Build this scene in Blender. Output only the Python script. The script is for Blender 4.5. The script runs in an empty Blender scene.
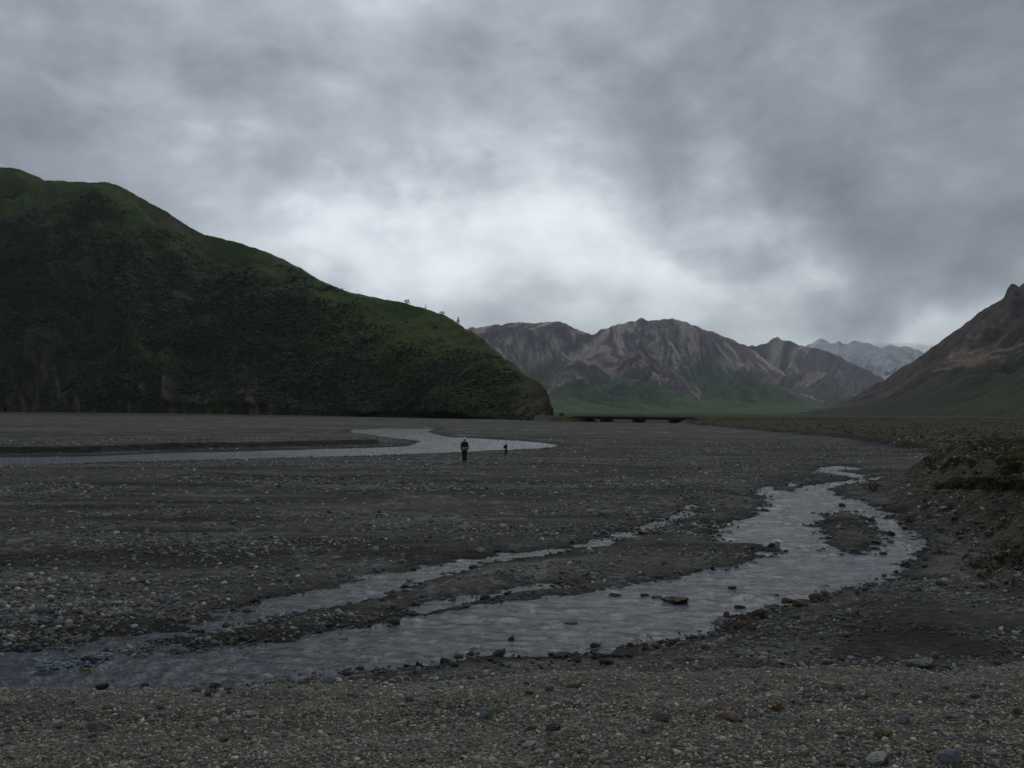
import bpy, bmesh, math, random
import numpy as np
from mathutils import Matrix, Vector

random.seed(7)
rng = np.random.default_rng(7)
scene = bpy.context.scene
COL = scene.collection
R = math.radians
W, H, F = 1024, 768, 852.0

# ------------------------------------------------------------------ camera
CAMZ = 3.64
PITCH, ROLL = R(1.80), R(0.22)
cam_d = bpy.data.cameras.new("camera")
cam = bpy.data.objects.new("camera", cam_d)
COL.objects.link(cam)
cam_d.sensor_width = 36.0
cam_d.lens = F / W * 36.0
cam_d.clip_start = 0.1
cam_d.clip_end = 60000
M3 = (Matrix.Rotation(R(90) + PITCH, 3, 'X') @ Matrix.Rotation(ROLL, 3, 'Z'))
cam.matrix_world = Matrix.Translation((0, 0, CAMZ)) @ M3.to_4x4()
scene.camera = cam
M = np.array(M3)


def ray(px, py):
    px = np.asarray(px, float); py = np.asarray(py, float)
    l = np.stack([(px - W / 2) / F, -(py - H / 2) / F, -np.ones_like(px + py)], -1)
    return l @ M.T


def on_plane(px, py, z=0.0):
    d = ray(px, py)
    t = (z - CAMZ) / d[..., 2]
    return d[..., :2] * t[..., None]


def project(X, Y, Z):
    v = np.stack([X, Y, Z - CAMZ], -1) @ M
    return W / 2 + F * v[..., 0] / -v[..., 2], H / 2 - F * v[..., 1] / -v[..., 2]


# ------------------------------------------------------------------ noise
_perm = rng.permutation(4096)
_ga = rng.random(4096) * 2 * np.pi
_gx, _gy = np.cos(_ga), np.sin(_ga)


def perlin(x, y, seed=0):
    x = np.asarray(x, float) + seed * 37.17; y = np.asarray(y, float) + seed * 91.7
    xi = np.floor(x).astype(np.int64); yi = np.floor(y).astype(np.int64)
    fx = x - xi; fy = y - yi
    u = fx * fx * fx * (fx * (fx * 6 - 15) + 10); v = fy * fy * fy * (fy * (fy * 6 - 15) + 10)

    def g(a, b, dx, dy):
        h = _perm[(_perm[a & 4095] + b) & 4095]
        return _gx[h] * dx + _gy[h] * dy
    n00 = g(xi, yi, fx, fy); n10 = g(xi + 1, yi, fx - 1, fy)
    n01 = g(xi, yi + 1, fx, fy - 1); n11 = g(xi + 1, yi + 1, fx - 1, fy - 1)
    a = n00 + u * (n10 - n00); b = n01 + u * (n11 - n01)
    return (a + v * (b - a)) * 1.5


def fbm(x, y, o=4, seed=0, gain=.5):
    s = 0; a = 1.0
    for i in range(o):
        s = s + a * perlin(x * 2 ** i, y * 2 ** i, seed + i * 3); a *= gain
    return s


def ridged(x, y, o=5, seed=0, gain=.5):
    s = 0; a = 1.0; t = 0; w = 1.0
    for i in range(o):
        n = (1 - np.abs(perlin(x * 2 ** i, y * 2 ** i, seed + i * 5))) ** 2
        s = s + a * n * w; w = np.clip(n * 1.4, 0, 1); t += a; a *= gain
    return s / t


def sstep(a, b, x):
    t = np.clip((x - a) / (b - a), 0, 1)
    return t * t * (3 - 2 * t)


def spoly(P, X, Y):
    """signed distance to a polygon, negative inside"""
    P = np.asarray(P, float); n = len(P)
    d = np.full(X.shape, 1e18); s = np.zeros(X.shape, bool)
    for i in range(n):
        ax, ay = P[i]; bx, by = P[(i + 1) % n]
        ex, ey = bx - ax, by - ay
        wx, wy = X - ax, Y - ay
        t = np.clip((wx * ex + wy * ey) / (ex * ex + ey * ey + 1e-12), 0, 1)
        d = np.minimum(d, (wx - ex * t) ** 2 + (wy - ey * t) ** 2)
        if ay != by:
            c = ((ay <= Y) & (by > Y)) | ((by <= Y) & (ay > Y))
            s ^= c & (X < ax + (Y - ay) * ex / ey)
    d = np.sqrt(d)
    return np.where(s, -d, d)


def sline(P, X, Y):
    P = np.asarray(P, float)
    d = np.full(X.shape, 1e18)
    for i in range(len(P) - 1):
        ax, ay = P[i]; bx, by = P[i + 1]
        ex, ey = bx - ax, by - ay
        wx, wy = X - ax, Y - ay
        t = np.clip((wx * ex + wy * ey) / (ex * ex + ey * ey), 0, 1)
        d = np.minimum(d, (wx - ex * t) ** 2 + (wy - ey * t) ** 2)
    return np.sqrt(d)


def pp(*pts):
    a = np.array(pts, float)
    return on_plane(a[:, 0], a[:, 1])


# ------------------------------------------------------------------ plan of the valley floor
STREAM = pp((-260, 664), (-80, 656), (0, 650), (60, 645), (110, 653), (200, 645), (300, 636), (400, 618), (432, 611), (480, 604), (560, 594),
            (600, 588), (680, 576), (740, 563), (768, 553), (776, 547), (755, 543), (722, 541), (714, 534), (722, 524),
            (745, 516), (765, 508), (769, 498), (752, 488), (768, 486), (790, 491), (806, 485), (850, 479), (885, 476),
            (865, 482), (826, 488), (838, 495), (862, 500), (884, 509), (903, 521), (920, 535), (930, 548), (918, 562), (900, 575), (850, 588),
            (800, 600), (760, 613), (720, 626), (690, 637), (640, 642), (600, 651), (560, 653), (490, 653), (470, 657),
            (420, 665), (330, 673), (290, 681), (200, 689), (100, 694), (0, 700), (-260, 716))
ISLAND = pp((820, 513), (850, 511), (868, 519), (882, 534), (876, 547), (852, 553), (832, 549), (828, 536), (818, 522))
SIDE = pp((696, 503), (688, 505), (676, 515), (650, 523), (600, 539), (540, 549), (470, 557), (400, 569), (340, 582), (268, 598), (215, 616), (150, 632), (60, 642),
          (40, 650), (110, 653), (150, 642), (240, 625), (330, 608), (352, 600), (380, 596), (420, 582), (450, 573), (480, 564), (545, 554), (605, 544), (655, 528), (685, 517), (692, 512))
RILL = pp((395, 610), (430, 602), (470, 595), (520, 586), (575, 580), (578, 582), (520, 591), (470, 600), (440, 608), (425, 613))
BRAID = pp((818, 467), (845, 465), (862, 469), (835, 470), (872, 475), (860, 478), (815, 471))
POND = pp((785, 482), (797, 480), (799, 485), (786, 486))
FARR = pp((-400, 459), (0, 457.5), (100, 455.5), (200, 452), (300, 449.5), (370, 447.5), (408, 446), (421, 441), (392, 437.5), (350, 432), (352, 429.5), (382, 428.2), (436, 428.6),
          (426, 432), (450, 437), (500, 439.5), (540, 442), (557, 444.5), (556, 446.5), (540, 449), (460, 451.5), (400, 455), (300, 457.5), (200, 460), (100, 462.5), (0, 465), (-400, 468))
RAISED = pp((-500, 456.5), (0, 455), (100, 453.5), (200, 450), (300, 447.8), (368, 446), (380, 444.5), (360, 437), (300, 433), (-500, 433))
TERR = pp((690, 424.5), (760, 431), (830, 437.5), (866, 443), (905, 449), (935, 455), (965, 460), (1024, 464), (1250, 476), (1700, 490), (2500, 424), (1024, 416.5), (700, 421))
MOUND = pp((884, 489), (900, 480), (925, 471), (965, 468), (1024, 467), (1250, 472), (1500, 520), (1500, 640), (1100, 625), (1024, 606), (990, 592), (955, 566), (938, 545), (925, 530), (905, 514))
SAND = pp((815, 652), (850, 634), (905, 626), (955, 634), (985, 645), (1090, 640), (1090, 666), (830, 672))
NEARSHORE = pp((520, 672), (600, 662), (700, 638), (770, 616), (830, 598), (900, 584), (960, 590), (1010, 618), (1100, 640), (1100, 669), (520, 675))  # dark wet gravel between the stream and the near bank
ROAD_R = [(55, 251), (78, 247), (120, 250), (300, 262), (420, 268)]
ROAD_L = [(22.5, 284), (16, 300), (8, 330)]
ZW = -0.03


def fsd(P, X, Y, pad):
    """signed distance only near the polygon's box"""
    lo = P.min(0) - pad; hi = P.max(0) + pad
    out = np.full(X.shape, float(pad))
    m = (X > lo[0]) & (X < hi[0]) & (Y > lo[1]) & (Y < hi[1])
    if m.any():
        out[m] = spoly(P, X[m], Y[m])
    return out


def terrain(X, Y):
    X = np.asarray(X, float); Y = np.asarray(Y, float)
    r = np.hypot(X, Y)
    fade = 1 / (1 + (r / 400) ** 2)
    z = 0.12 + (0.06 * fbm(X / 17, Y / 9, 3, 1) + 0.035 * fbm(X / 4, Y / 2.2, 3, 2)) * fade
    # long low bars and swales
    z = z + 0.10 * sstep(.1, .7, fbm(X / 45, Y / 16, 2, 11)) * sstep(20, 45, r) * fade
    z = np.clip(z, 0.03, None)
    tilt = 1.3 * sstep(150, 620, r) * sstep(0.05, -0.5, X / np.maximum(Y, 1))
    # channels
    sd = fsd(STREAM, X, Y, 6)
    sd = np.maximum(sd, -fsd(ISLAND, X, Y, 6))
    for P in (SIDE, RILL, BRAID, POND):
        sd = np.minimum(sd, fsd(P, X, Y, 6))
    sf = fsd(FARR, X, Y, 12)
    wob = perlin(X / 1.1, Y / 1.1, 5) * .18 + perlin(X / .4, Y / .4, 6) * .12 + np.clip(perlin(X / 2.6, Y / 1.0, 26), 0, 1) * .12 * sstep(-3, -1, -np.abs(X + 2.5) + 3)
    wobf = perlin(X / 5, Y / 5, 7) * .5
    sd = sd + wob * np.clip(r / 16, .5, 2.0)
    sf = sf + wobf
    chan = np.clip(ZW + sd * 0.10 + .02 * perlin(X / .5, Y / .5, 8), -0.30, 9)
    chan_f = np.clip(ZW + sf * 0.07, -0.30, 9)
    z = np.minimum(z, np.minimum(chan, chan_f)) + tilt
    shore = np.minimum(sd, sf)
    # raised cut bar behind the far river
    s = fsd(RAISED, X, Y, 8) + perlin(X / 4, Y / 4, 9) * .5
    z = z + 0.52 * sstep(0.15, -0.35, s) * sstep(118, 72, Y - 0.0 * X) * sstep(-400, -120, X + 300)
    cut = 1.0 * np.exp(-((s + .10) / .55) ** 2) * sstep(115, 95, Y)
    # terrace on the right
    st = fsd(TERR, X, Y, 30) + perlin(X / 6, Y / 6, 10) * 1.4
    zt = 0.75 * sstep(0.4, -1.4, st) + 0.5 * sstep(-1, -40, st) + .06 * fbm(X / 3, Y / 3, 3, 12)
    far_t = sstep(330, 280, Y)
    z = np.where(st < 1, np.maximum(z, zt * far_t), z)
    veg = sstep(-0.4, -1.6, st) * sstep(420, 300, r) * (.75 + .5 * perlin(X / 9, Y / 5, 14))
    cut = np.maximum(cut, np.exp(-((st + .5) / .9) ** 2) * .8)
    # eroded mound near the right edge
    sm = fsd(MOUND, X, Y, 12)
    smn = sm + perlin(X / 3.1, Y / 3.1, 15) * 1.1 + perlin(X / 1.1, Y / 1.1, 16) * .45
    zm = 1.75 * sstep(0.6, -4.2, smn) * (1 + .30 * fbm(X / 2.1, Y / 2.1, 4, 17))
    z = np.where(sm < 2, np.maximum(z, np.maximum(zm, 0) + np.minimum(z, .1)), z)
    mound = sstep(.5, -1, smn)
    veg = np.maximum(veg, 1.0 * sstep(-2.2, -4.2, smn) * sstep(-.75, -.1, fbm(X / 4, Y / 4, 3, 97)))
    # road embankments
    for L, top in ((ROAD_R, 2.05), (ROAD_L, 1.95)):
        d = np.full(X.shape, 99.0)
        lo = np.min(L, 0) - 12; hi = np.max(L, 0) + 12
        m = (X > lo[0]) & (X < hi[0]) & (Y > lo[1]) & (Y < hi[1])
        if m.any():
            d[m] = sline(L, X[m], Y[m])
        ze = top - np.clip(d - 3.2, 0, 99) * .62
        z = np.where(d < 11, np.maximum(z, ze), z)
        veg = np.maximum(veg, .7 * sstep(9, 5, d))
    veg = np.maximum(veg, sstep(262, 275, Y) * sstep(.02, .06, X / np.maximum(Y, 1)) )
    veg = np.maximum(veg, sstep(330, 420, Y))
    # gravel bank the photograph was taken from
    ye = 8.25 + .30 * perlin(X / 1.7, X * 0 + .3, 18) + .12 * perlin(X / .5, X * 0, 19) + .02 * X
    ztop = 1.14 + .025 * np.clip(X, -14, 6)
    k = ye - Y
    zf = ztop + np.where(k > 0, np.minimum(k * .10, .85), k * .60) + .05 * fbm(X / 1.3, Y / 1.3, 3, 20) - .05 * np.exp(-(k / .25) ** 2)
    z = np.where(Y < 13, np.maximum(z, zf), z)
    fore = sstep(-1.6, -0.3, k) * (Y < 13)
    # fine roughness
    rough = sstep(60, 15, r)
    z = z + rough * (.014 * fbm(X / .30, Y / .30, 3, 21)) * sstep(-.12, .02, z) + mound * .07 * fbm(X / .7, Y / .7, 4, 22)
    sand = sstep(.5, -.6, fsd(SAND, X, Y, 4) + perlin(X / 1.2, Y / 1.2, 23) * .5) * (1 - fore)
    sand = np.maximum(sand, .42 * sstep(.8, -1.2, fsd(NEARSHORE, X, Y, 5) + perlin(X / 2, Y / 2, 24) * .6) * (1 - fore))
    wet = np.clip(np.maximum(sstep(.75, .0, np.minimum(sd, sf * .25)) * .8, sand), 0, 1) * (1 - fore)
    return z, wet, np.clip(veg, 0, 1), np.clip(mound, 0, 1), np.clip(cut, 0, 1), fore, shore


def hgt(X, Y):
    return terrain(np.atleast_1d(X), np.atleast_1d(Y))[0]


def hit(px, py):
    """where the ray through a pixel first meets the ground"""
    px = np.atleast_1d(np.asarray(px, float)); py = np.atleast_1d(np.asarray(py, float))
    d = ray(px, py); d = d / d[:, 1:2]
    ys = np.geomspace(3.5, 420, 700)
    X = d[:, 0:1] * ys; Y = np.broadcast_to(ys, X.shape); Z = CAMZ + d[:, 2:3] * ys
    h = terrain(X.ravel(), Y.ravel())[0].reshape(X.shape)
    below = Z < h
    i = np.where(below.any(1), below.argmax(1), len(ys) - 1)
    j = np.maximum(i - 1, 0); n = np.arange(len(px))
    a = (Z - h)[n, j]; b = (Z - h)[n, i]
    t = np.where(a - b > 1e-9, a / (a - b + 1e-12), 0)
    y = ys[j] + (ys[i] - ys[j]) * np.clip(t, 0, 1)
    return d[:, 0] * y, y, hgt(d[:, 0] * y, y)


# ------------------------------------------------------------------ helpers
def new_mesh(name, verts, faces, mat=None, attrs=None, smooth=True):
    """faces: (n,k) int array of triangles or quads, or list of such arrays"""
    me = bpy.data.meshes.new(name)
    if not isinstance(faces, list):
        faces = [faces]
    verts = np.asarray(verts, np.float32)
    me.vertices.add(len(verts)); me.vertices.foreach_set('co', verts.ravel())
    loops = np.concatenate([np.asarray(f, np.int32).ravel() for f in faces])
    tot = np.concatenate([np.full(len(f), f.shape[1], np.int32) for f in faces])
    st = np.concatenate([[0], np.cumsum(tot)[:-1]]).astype(np.int32)
    me.loops.add(len(loops)); me.loops.foreach_set('vertex_index', loops)
    me.polygons.add(len(tot)); me.polygons.foreach_set('loop_start', st)
    me.update(calc_edges=True)
    me.polygons.foreach_set('use_smooth', np.full(len(tot), smooth))
    for k, v in (attrs or {}).items():
        v = np.asarray(v, np.float32)
        if v.ndim == 1:
            a = me.attributes.new(k, 'FLOAT', 'POINT'); a.data.foreach_set('value', v)
        else:
            a = me.attributes.new(k, 'FLOAT_COLOR', 'POINT')
            c = np.ones((len(v), 4), np.float32); c[:, :3] = v[:, :3]
            a.data.foreach_set('color', c.ravel())
    if mat:
        me.materials.append(mat)
    me.validate()
    return me


def link(name, me, parent=None, **props):
    o = bpy.data.objects.new(name, me); COL.objects.link(o)
    if parent is not None:
        o.parent = parent
    for k, v in props.items():
        o[k] = v
    return o


def grid_faces(nr, nc, wrap=False):
    c = nc if wrap else nc - 1
    i = np.arange(nr - 1)[:, None]; j = np.arange(c)[None, :]
    j2 = (j + 1) % nc
    return np.stack([i * nc + j, i * nc + j2, (i + 1) * nc + j2, (i + 1) * nc + j], -1).reshape(-1, 4)


class Mat:
    def __init__(s, name, rough=.9, spec=.3):
        s.m = bpy.data.materials.new(name); s.m.use_nodes = True
        s.t = s.m.node_tree; s.b = s.t.nodes['Principled BSDF']
        s.b.inputs['Roughness'].default_value = rough
        s.b.inputs['Specular IOR Level'].default_value = spec

    def n(s, typ, **kw):
        nd = s.t.nodes.new(typ)
        for k, v in kw.items():
            if k in nd.inputs:
                nd.inputs[k].default_value = v
            else:
                setattr(nd, k, v)
        return nd

    def l(s, a, b):
        s.t.links.new(a, b)

    def coord(s, scale=(1, 1, 1)):
        g = s.n('ShaderNodeNewGeometry'); mp = s.n('ShaderNodeMapping'); mp.inputs['Scale'].default_value = scale
        s.l(g.outputs['Position'], mp.inputs['Vector']); return mp.outputs[0]

    def noise(s, vec, scale, detail=4, rough=.55, dist=0):
        nd = s.n('ShaderNodeTexNoise'); nd.inputs['Scale'].default_value = scale
        nd.inputs['Detail'].default_value = detail; nd.inputs['Roughness'].default_value = rough; nd.inputs['Distortion'].default_value = dist
        s.l(vec, nd.inputs['Vector']); return nd.outputs['Fac']

    def voro(s, vec, scale, feature='F1'):
        nd = s.n('ShaderNodeTexVoronoi'); nd.feature = feature; nd.inputs['Scale'].default_value = scale
        s.l(vec, nd.inputs['Vector']); return nd

    def ramp(s, fac, stops, interp='LINEAR'):
        nd = s.n('ShaderNodeValToRGB'); cr = nd.color_ramp; cr.interpolation = interp
        while len(cr.elements) < len(stops):
            cr.elements.new(.5)
        for e, (p, c) in zip(cr.elements, stops):
            e.position = p
            e.color = (c, c, c, 1) if isinstance(c, (int, float)) else (*c, 1)
        s.l(fac, nd.inputs[0]); return nd.outputs[0]

    def mix(s, fac, a, b, mode='MIX'):
        nd = s.n('ShaderNodeMix', data_type='RGBA', blend_type=mode)
        for sock, v in ((nd.inputs[0], fac), (nd.inputs[6], a), (nd.inputs[7], b)):
            if hasattr(v, 'is_linked'):
                s.l(v, sock)
            elif isinstance(v, (int, float)):
                sock.default_value = v
            else:
                sock.default_value = (*v, 1)
        return nd.outputs[2]

    def math(s, op, a, b=0.0, clamp=False):
        nd = s.n('ShaderNodeMath', operation=op, use_clamp=clamp)
        for sock, v in ((nd.inputs[0], a), (nd.inputs[1], b)):
            if hasattr(v, 'is_linked'):
                s.l(v, sock)
            else:
                sock.default_value = v
        return nd.outputs[0]

    def attr(s, name, out='Fac'):
        nd = s.n('ShaderNodeAttribute'); nd.attribute_name = name; return nd.outputs[out]

    def bump(s, h, strength=.5, dist=.05):
        nd = s.n('ShaderNodeBump'); nd.inputs['Strength'].default_value = strength; nd.inputs['Distance'].default_value = dist
        s.l(h, nd.inputs['Height']); s.l(nd.outputs[0], s.b.inputs['Normal'])

    def color(s, c):
        s.l(c, s.b.inputs['Base Color'])


# ------------------------------------------------------------------ materials
def mat_ground():
    s = Mat('gravel_ground', 1.0, .08)
    v = s.coord()
    v1 = s.voro(v, 21); v2 = s.voro(v, 7.0); v3 = s.voro(s.coord((1.2, .6, 1)), 2.1)
    stops = [(0, (.018, .019, .019)), (.40, (.040, .042, .041)), (.62, (.070, .070, .066)), (.78, (.095, .083, .062)), (.88, (.10, .112, .12)), (.95, (.27, .265, .25))]

    def chan(vr, k=0):
        sx = s.n('ShaderNodeSeparateColor'); s.l(vr.outputs['Color'], sx.inputs[0]); return sx.outputs[k]
    c = s.mix(.5, s.ramp(chan(v1), stops), s.ramp(chan(v2), stops))
    c = s.mix(.28, c, s.ramp(chan(v3, 1), stops))
    # silt patches and pale stone belts, drawn out across the valley by the floods
    g = s.n('ShaderNodeNewGeometry'); ln = s.n('ShaderNodeSeparateXYZ'); s.l(g.outputs['Position'], ln.inputs[0])
    big = s.noise(s.coord((.11, .30, 1)), 1, 7, .64, .7)
    c = s.mix(s.ramp(big, [(.42, 0), (.56, .85)]), c, (.023, .0225, .020))
    pale = s.noise(s.coord((.035, .30, 1)), 1.3, 7, .68, .4)
    c = s.mix(s.ramp(pale, [(.46, 0), (.64, .75)]), c, s.mix(.55, c, (.18, .178, .168)))
    streak = s.noise(s.coord((.016, .13, 1)), 1.0, 11, .76, .3)
    dry = s.ramp(s.math('MULTIPLY', ln.outputs[1], 1 / 400), [(.10, 0), (.35, 1)])
    far_c = s.mix(s.ramp(streak, [(.36, 0), (.64, 1)]), (.026, .026, .024), (.175, .17, .155))
    speck = s.voro(s.coord((.55, .35, 1)), 1.0)
    far_c = s.mix(.35, far_c, s.ramp(chan(speck), stops))
    c = s.mix(s.math('MULTIPLY', dry, .80), c, far_c)
    earth = s.mix(s.ramp(s.noise(v, 2.6, 7, .74), [(.34, 0), (.68, 1)]), (.018, .016, .013), (.105, .094, .074))
    c = s.mix(s.math('MULTIPLY', s.attr('mound'), .88), c, earth)
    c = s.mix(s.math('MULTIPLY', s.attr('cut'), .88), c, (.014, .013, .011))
    vegn = s.noise(s.coord((.30, .14, .3)), 1.0, 8, .72)
    vegc = s.mix(s.ramp(vegn, [(.36, 0), (.66, 1)]), (.028, .029, .015), (.068, .070, .033))
    c = s.mix(s.attr('veg'), c, vegc)
    w = s.attr('wet')
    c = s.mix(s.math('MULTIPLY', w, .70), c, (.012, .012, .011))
    c = s.mix(1.0, c, (1.22, 1.195, 1.15), 'MULTIPLY')
    s.color(c)
    h = s.math('ADD', s.math('MULTIPLY', v1.outputs['Distance'], -.35), s.math('MULTIPLY', v2.outputs['Distance'], -.9))
    s.bump(h, 1.0, .08)
    return s.m


def mat_water(name, far=False):
    s = Mat(name, .08, .5)
    s.b.inputs['IOR'].default_value = 1.47
    v = s.coord()
    a = s.noise(s.coord((.95, 1.35, 1)), 2.3 if not far else 1.1, 6, .62, .9)
    b = s.noise(s.coord((1, 1.5, 1)), 5.5, 4, .62, .5)
    big = s.noise(v, .35, 3, .5)
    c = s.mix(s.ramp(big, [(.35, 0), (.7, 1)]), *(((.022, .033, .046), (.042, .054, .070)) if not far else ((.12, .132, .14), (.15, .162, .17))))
    s.color(c)
    s.l(s.ramp(big, [(.35, .04), (.65, .15)]), s.b.inputs['Roughness'])
    s.bump(s.math('ADD', a, s.math('MULTIPLY', b, .40)), 1.0, .105 if not far else .075)
    return s.m


def mat_attr(name, rough=.9, spec=.25, nscale=3.0, amt=.35, bump=0, bscale=20, bdist=.02):
    """colour carried by the object's own colour attribute, broken up by noise"""
    s = Mat(name, rough, spec)
    v = s.coord()
    c = s.attr('albedo', 'Color')
    n = s.noise(v, nscale, 6, .65)
    c = s.mix(1.0, c, s.ramp(n, [(.25, 1 - amt), (.75, 1 + amt)]), 'MULTIPLY')
    s.color(c)
    if bump:
        s.bump(s.noise(v, bscale, 5, .65), bump, bdist)
    return s.m


def mat_stone(name, base, light):
    s = Mat(name, .72, .35)
    tc = s.n('ShaderNodeTexCoord')
    v = tc.outputs['Object']
    n = s.noise(v, 2.4, 7, .68, .4)
    c = s.mix(s.ramp(n, [(.3, 0), (.72, 1)]), base, light)
    sp = s.voro(v, 26)
    c = s.mix(s.ramp(sp.outputs['Distance'], [(.0, .25), (.25, 0)]), c, tuple(x * 1.7 for x in light))
    s.color(c)
    s.bump(s.noise(v, 7, 6, .7), .55, .10)
    return s.m


def mat_plain(name, base, var=.3, scale=12, rough=.85, bump=.2):
    s = Mat(name, rough, .25)
    n = s.noise(s.coord(), scale, 5, .6)
    c = s.mix(n, tuple(x * (1 - var) for x in base), tuple(x * (1 + var) for x in base))
    s.color(c)
    if bump:
        s.bump(n, bump, .02)
    return s.m


# ------------------------------------------------------------------ ground sheet
def clean_grid():
    th1 = np.linspace(R(-47), R(47), 980)
    th0 = np.linspace(R(-180), R(-47), 60)[:-1]
    th2 = np.linspace(R(47), R(180), 60)[1:-1]
    th = np.concatenate([th0, th1, th2])
    rr = np.concatenate([np.linspace(.3, 4.6, 14)[:-1], np.geomspace(4.6, 30, 330)[:-1], np.geomspace(30, 450, 420)[:-1], np.geomspace(450, 16000, 70)])
    return rr, th


RR, TH = clean_grid()
GX = (RR[:, None] * np.sin(TH)[None, :]); GY = (RR[:, None] * np.cos(TH)[None, :])
gz, gwet, gveg, gmound, gcut, gfore, gshore = [a.reshape(GX.shape) for a in terrain(GX.ravel(), GY.ravel())]
nr, nc = GX.shape
gv = np.stack([GX, GY, gz], -1).reshape(-1, 3)
gf = grid_faces(nr, nc, True)
gf = gf[:, ::-1]
GROUND = mat_ground()
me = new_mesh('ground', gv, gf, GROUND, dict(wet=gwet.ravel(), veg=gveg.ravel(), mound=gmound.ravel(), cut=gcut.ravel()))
link('ground', me, kind='structure', label='grey gravel floor of the braided river valley')


# ------------------------------------------------------------------ water
def water(name, rlo, rhi, mat, label, amp):
    vm = ((gz < ZW + .05) & (gshore < 1.0)).ravel()
    rv = np.hypot(gv[:, 0], gv[:, 1])
    ok = vm & (rv > rlo) & (rv < rhi)
    fs = gf[ok[gf].any(1)]
    used = np.unique(fs)
    mp = np.zeros(len(gv), np.int64); mp[used] = np.arange(len(used))
    v = gv[used].copy()
    x, y = v[:, 0], v[:, 1]
    rap = np.exp(-(((x + 5.9) / 1.6) ** 2 + ((y - 12.0) / .9) ** 2))
    v[:, 2] = ZW + amp * fbm(x / .9, y / .55, 4, 40) + rap * (.035 + .05 * fbm(x / .35, y / .3, 3, 41))
    me = new_mesh(name, v, mp[fs], mat)
    return link(name, me, kind='structure', label=label)


water('stream', 6, 58, mat_water('stream_water'), 'grey rippled stream winding across the gravel', .018)
water('river', 58, 400, mat_water('river_water', True), 'pale flat river channel beyond the gravel bar', .004)


# ------------------------------------------------------------------ hills and mountains: sheets from foot to crest and down the far side
def sheet(px, ys, Fd, Rd, nt, nb, disp, back=1.1, zfoot=None, jag=0.0, jseed=0, prof=1.0, footz=-1.5):
    px = np.asarray(px, float)
    ys = ys + jag * fbm(px / 9, px * 0, 4, jseed)
    dc = ray(px, ys); dc = dc / dc[:, 1:2]
    Zc = CAMZ + dc[:, 2] * Rd
    Zc = np.maximum(Zc, footz + .2)
    tf = np.linspace(0, 1, nt); tb = np.linspace(0, 1, nb)[1:]
    D = np.concatenate([Fd[None] + (Rd - Fd)[None] * tf[:, None], Rd[None] + ((Rd - Fd) * back + 30)[None] * tb[:, None]])
    ker = np.hanning(61 if len(px) < 900 else 81); ker /= ker.sum(); hw = len(ker) // 2
    Zs = np.convolve(np.pad(Zc, hw, mode='edge'), ker, 'valid')
    Zs = np.minimum(Zs, Zc * 1.15 + 5)
    zmix = Zs[None] + (Zc - Zs)[None] * tf[:, None] ** 7
    zz = np.concatenate([footz + (zmix - footz) * (tf[:, None] ** prof), Zc[None] + (footz - 6 - Zc)[None] * tb[:, None] ** 1.15])
    T = np.concatenate([np.repeat(tf[:, None], len(px), 1), 1 + np.repeat(tb[:, None], len(px), 1)])
    X = dc[:, 0][None] * D
    U = np.repeat((dc[:, 0] * (Fd + Rd) / 2)[None], len(D), 0)
    dz = disp(U, D, T, Zc[None])
    win = np.where(T <= 1, np.clip(T * 8, 0, 1) * np.clip((1 - T) * 11, 0, 1), np.clip((T - 1) * 6, 0, 1))
    Z = zz + dz * win
    lim = CAMZ + (Zc - CAMZ)[None] * D / Rd[None] - .0025 * D * np.clip((1 - T) * 8, 0, 1)
    lim = np.maximum(lim, zz * 0 + footz)
    Z = np.where((T < 1) & (Zc[None] > CAMZ + 2), np.minimum(Z, lim), Z)
    return X, D, Z, T, U


def itp(pts, px):
    a = np.array(pts, float)
    return np.interp(px, a[:, 0], a[:, 1])


def slope(X, Y, Z):
    dr = np.stack([np.gradient(a, axis=0) for a in (X, Y, Z)], -1)
    dcv = np.stack([np.gradient(a, axis=1) for a in (X, Y, Z)], -1)
    n = np.cross(dcv, dr); n /= np.linalg.norm(n, axis=-1, keepdims=True) + 1e-9
    return np.abs(n[..., 2]), n[..., 0] * np.sign(n[..., 2])


def lerp(a, b, t):
    return a + (np.asarray(b, float) - a) * t[..., None]


# --- the big green hill on the left
hpx = np.concatenate([np.linspace(-620, -20, 160)[:-1], np.linspace(-20, 553.5, 620)])
HS = [(-620, 60), (-300, 110), (-120, 160), (-40, 168), (0, 167), (20, 169), (32, 174), (45, 180), (80, 182), (105, 182), (118, 185), (140, 197), (165, 211), (190, 227), (205, 235), (240, 243), (270, 253),
      (300, 268), (320, 280), (345, 291), (380, 298), (408, 303.5), (430, 310), (445, 315), (458, 324), (470, 331), (482, 338), (490, 346), (500, 352), (508, 361), (520, 370), (530, 377),
      (540, 384), (546, 391), (549, 399), (551.5, 409), (553.5, 419.5)]
HF = itp([(-620, 470), (0, 600), (300, 460), (480, 345), (553.5, 305)], hpx) + 6 * perlin(hpx / 40, hpx * 0, 50) * sstep(553, 500, hpx)
HR = itp([(-620, 1000), (0, 980), (120, 930), (300, 750), (400, 600), (460, 500), (520, 400), (545, 345), (553.5, 312)], hpx)


def hill_disp(U, D, T, Zc):
    lo = fbm(U / 120 + .25 * np.sin(T * 5), D / 150, 4, 51) * .10 * Zc
    gul = (ridged(U / 55 + .4 * perlin(U / 80, D / 80, 52), D / 260, 4, 53) - .55) * .05 * Zc
    return lo + gul + 1.6 * fbm(U / 14, D / 14, 4, 54)


hX, hY, hZ, hT, hU = sheet(hpx, itp(HS, hpx), HF, HR, 210, 40, hill_disp, jag=.7 + 1.6 * sstep(440, 480, hpx) * sstep(556, 548, hpx), jseed=55, prof=.92)
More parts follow.
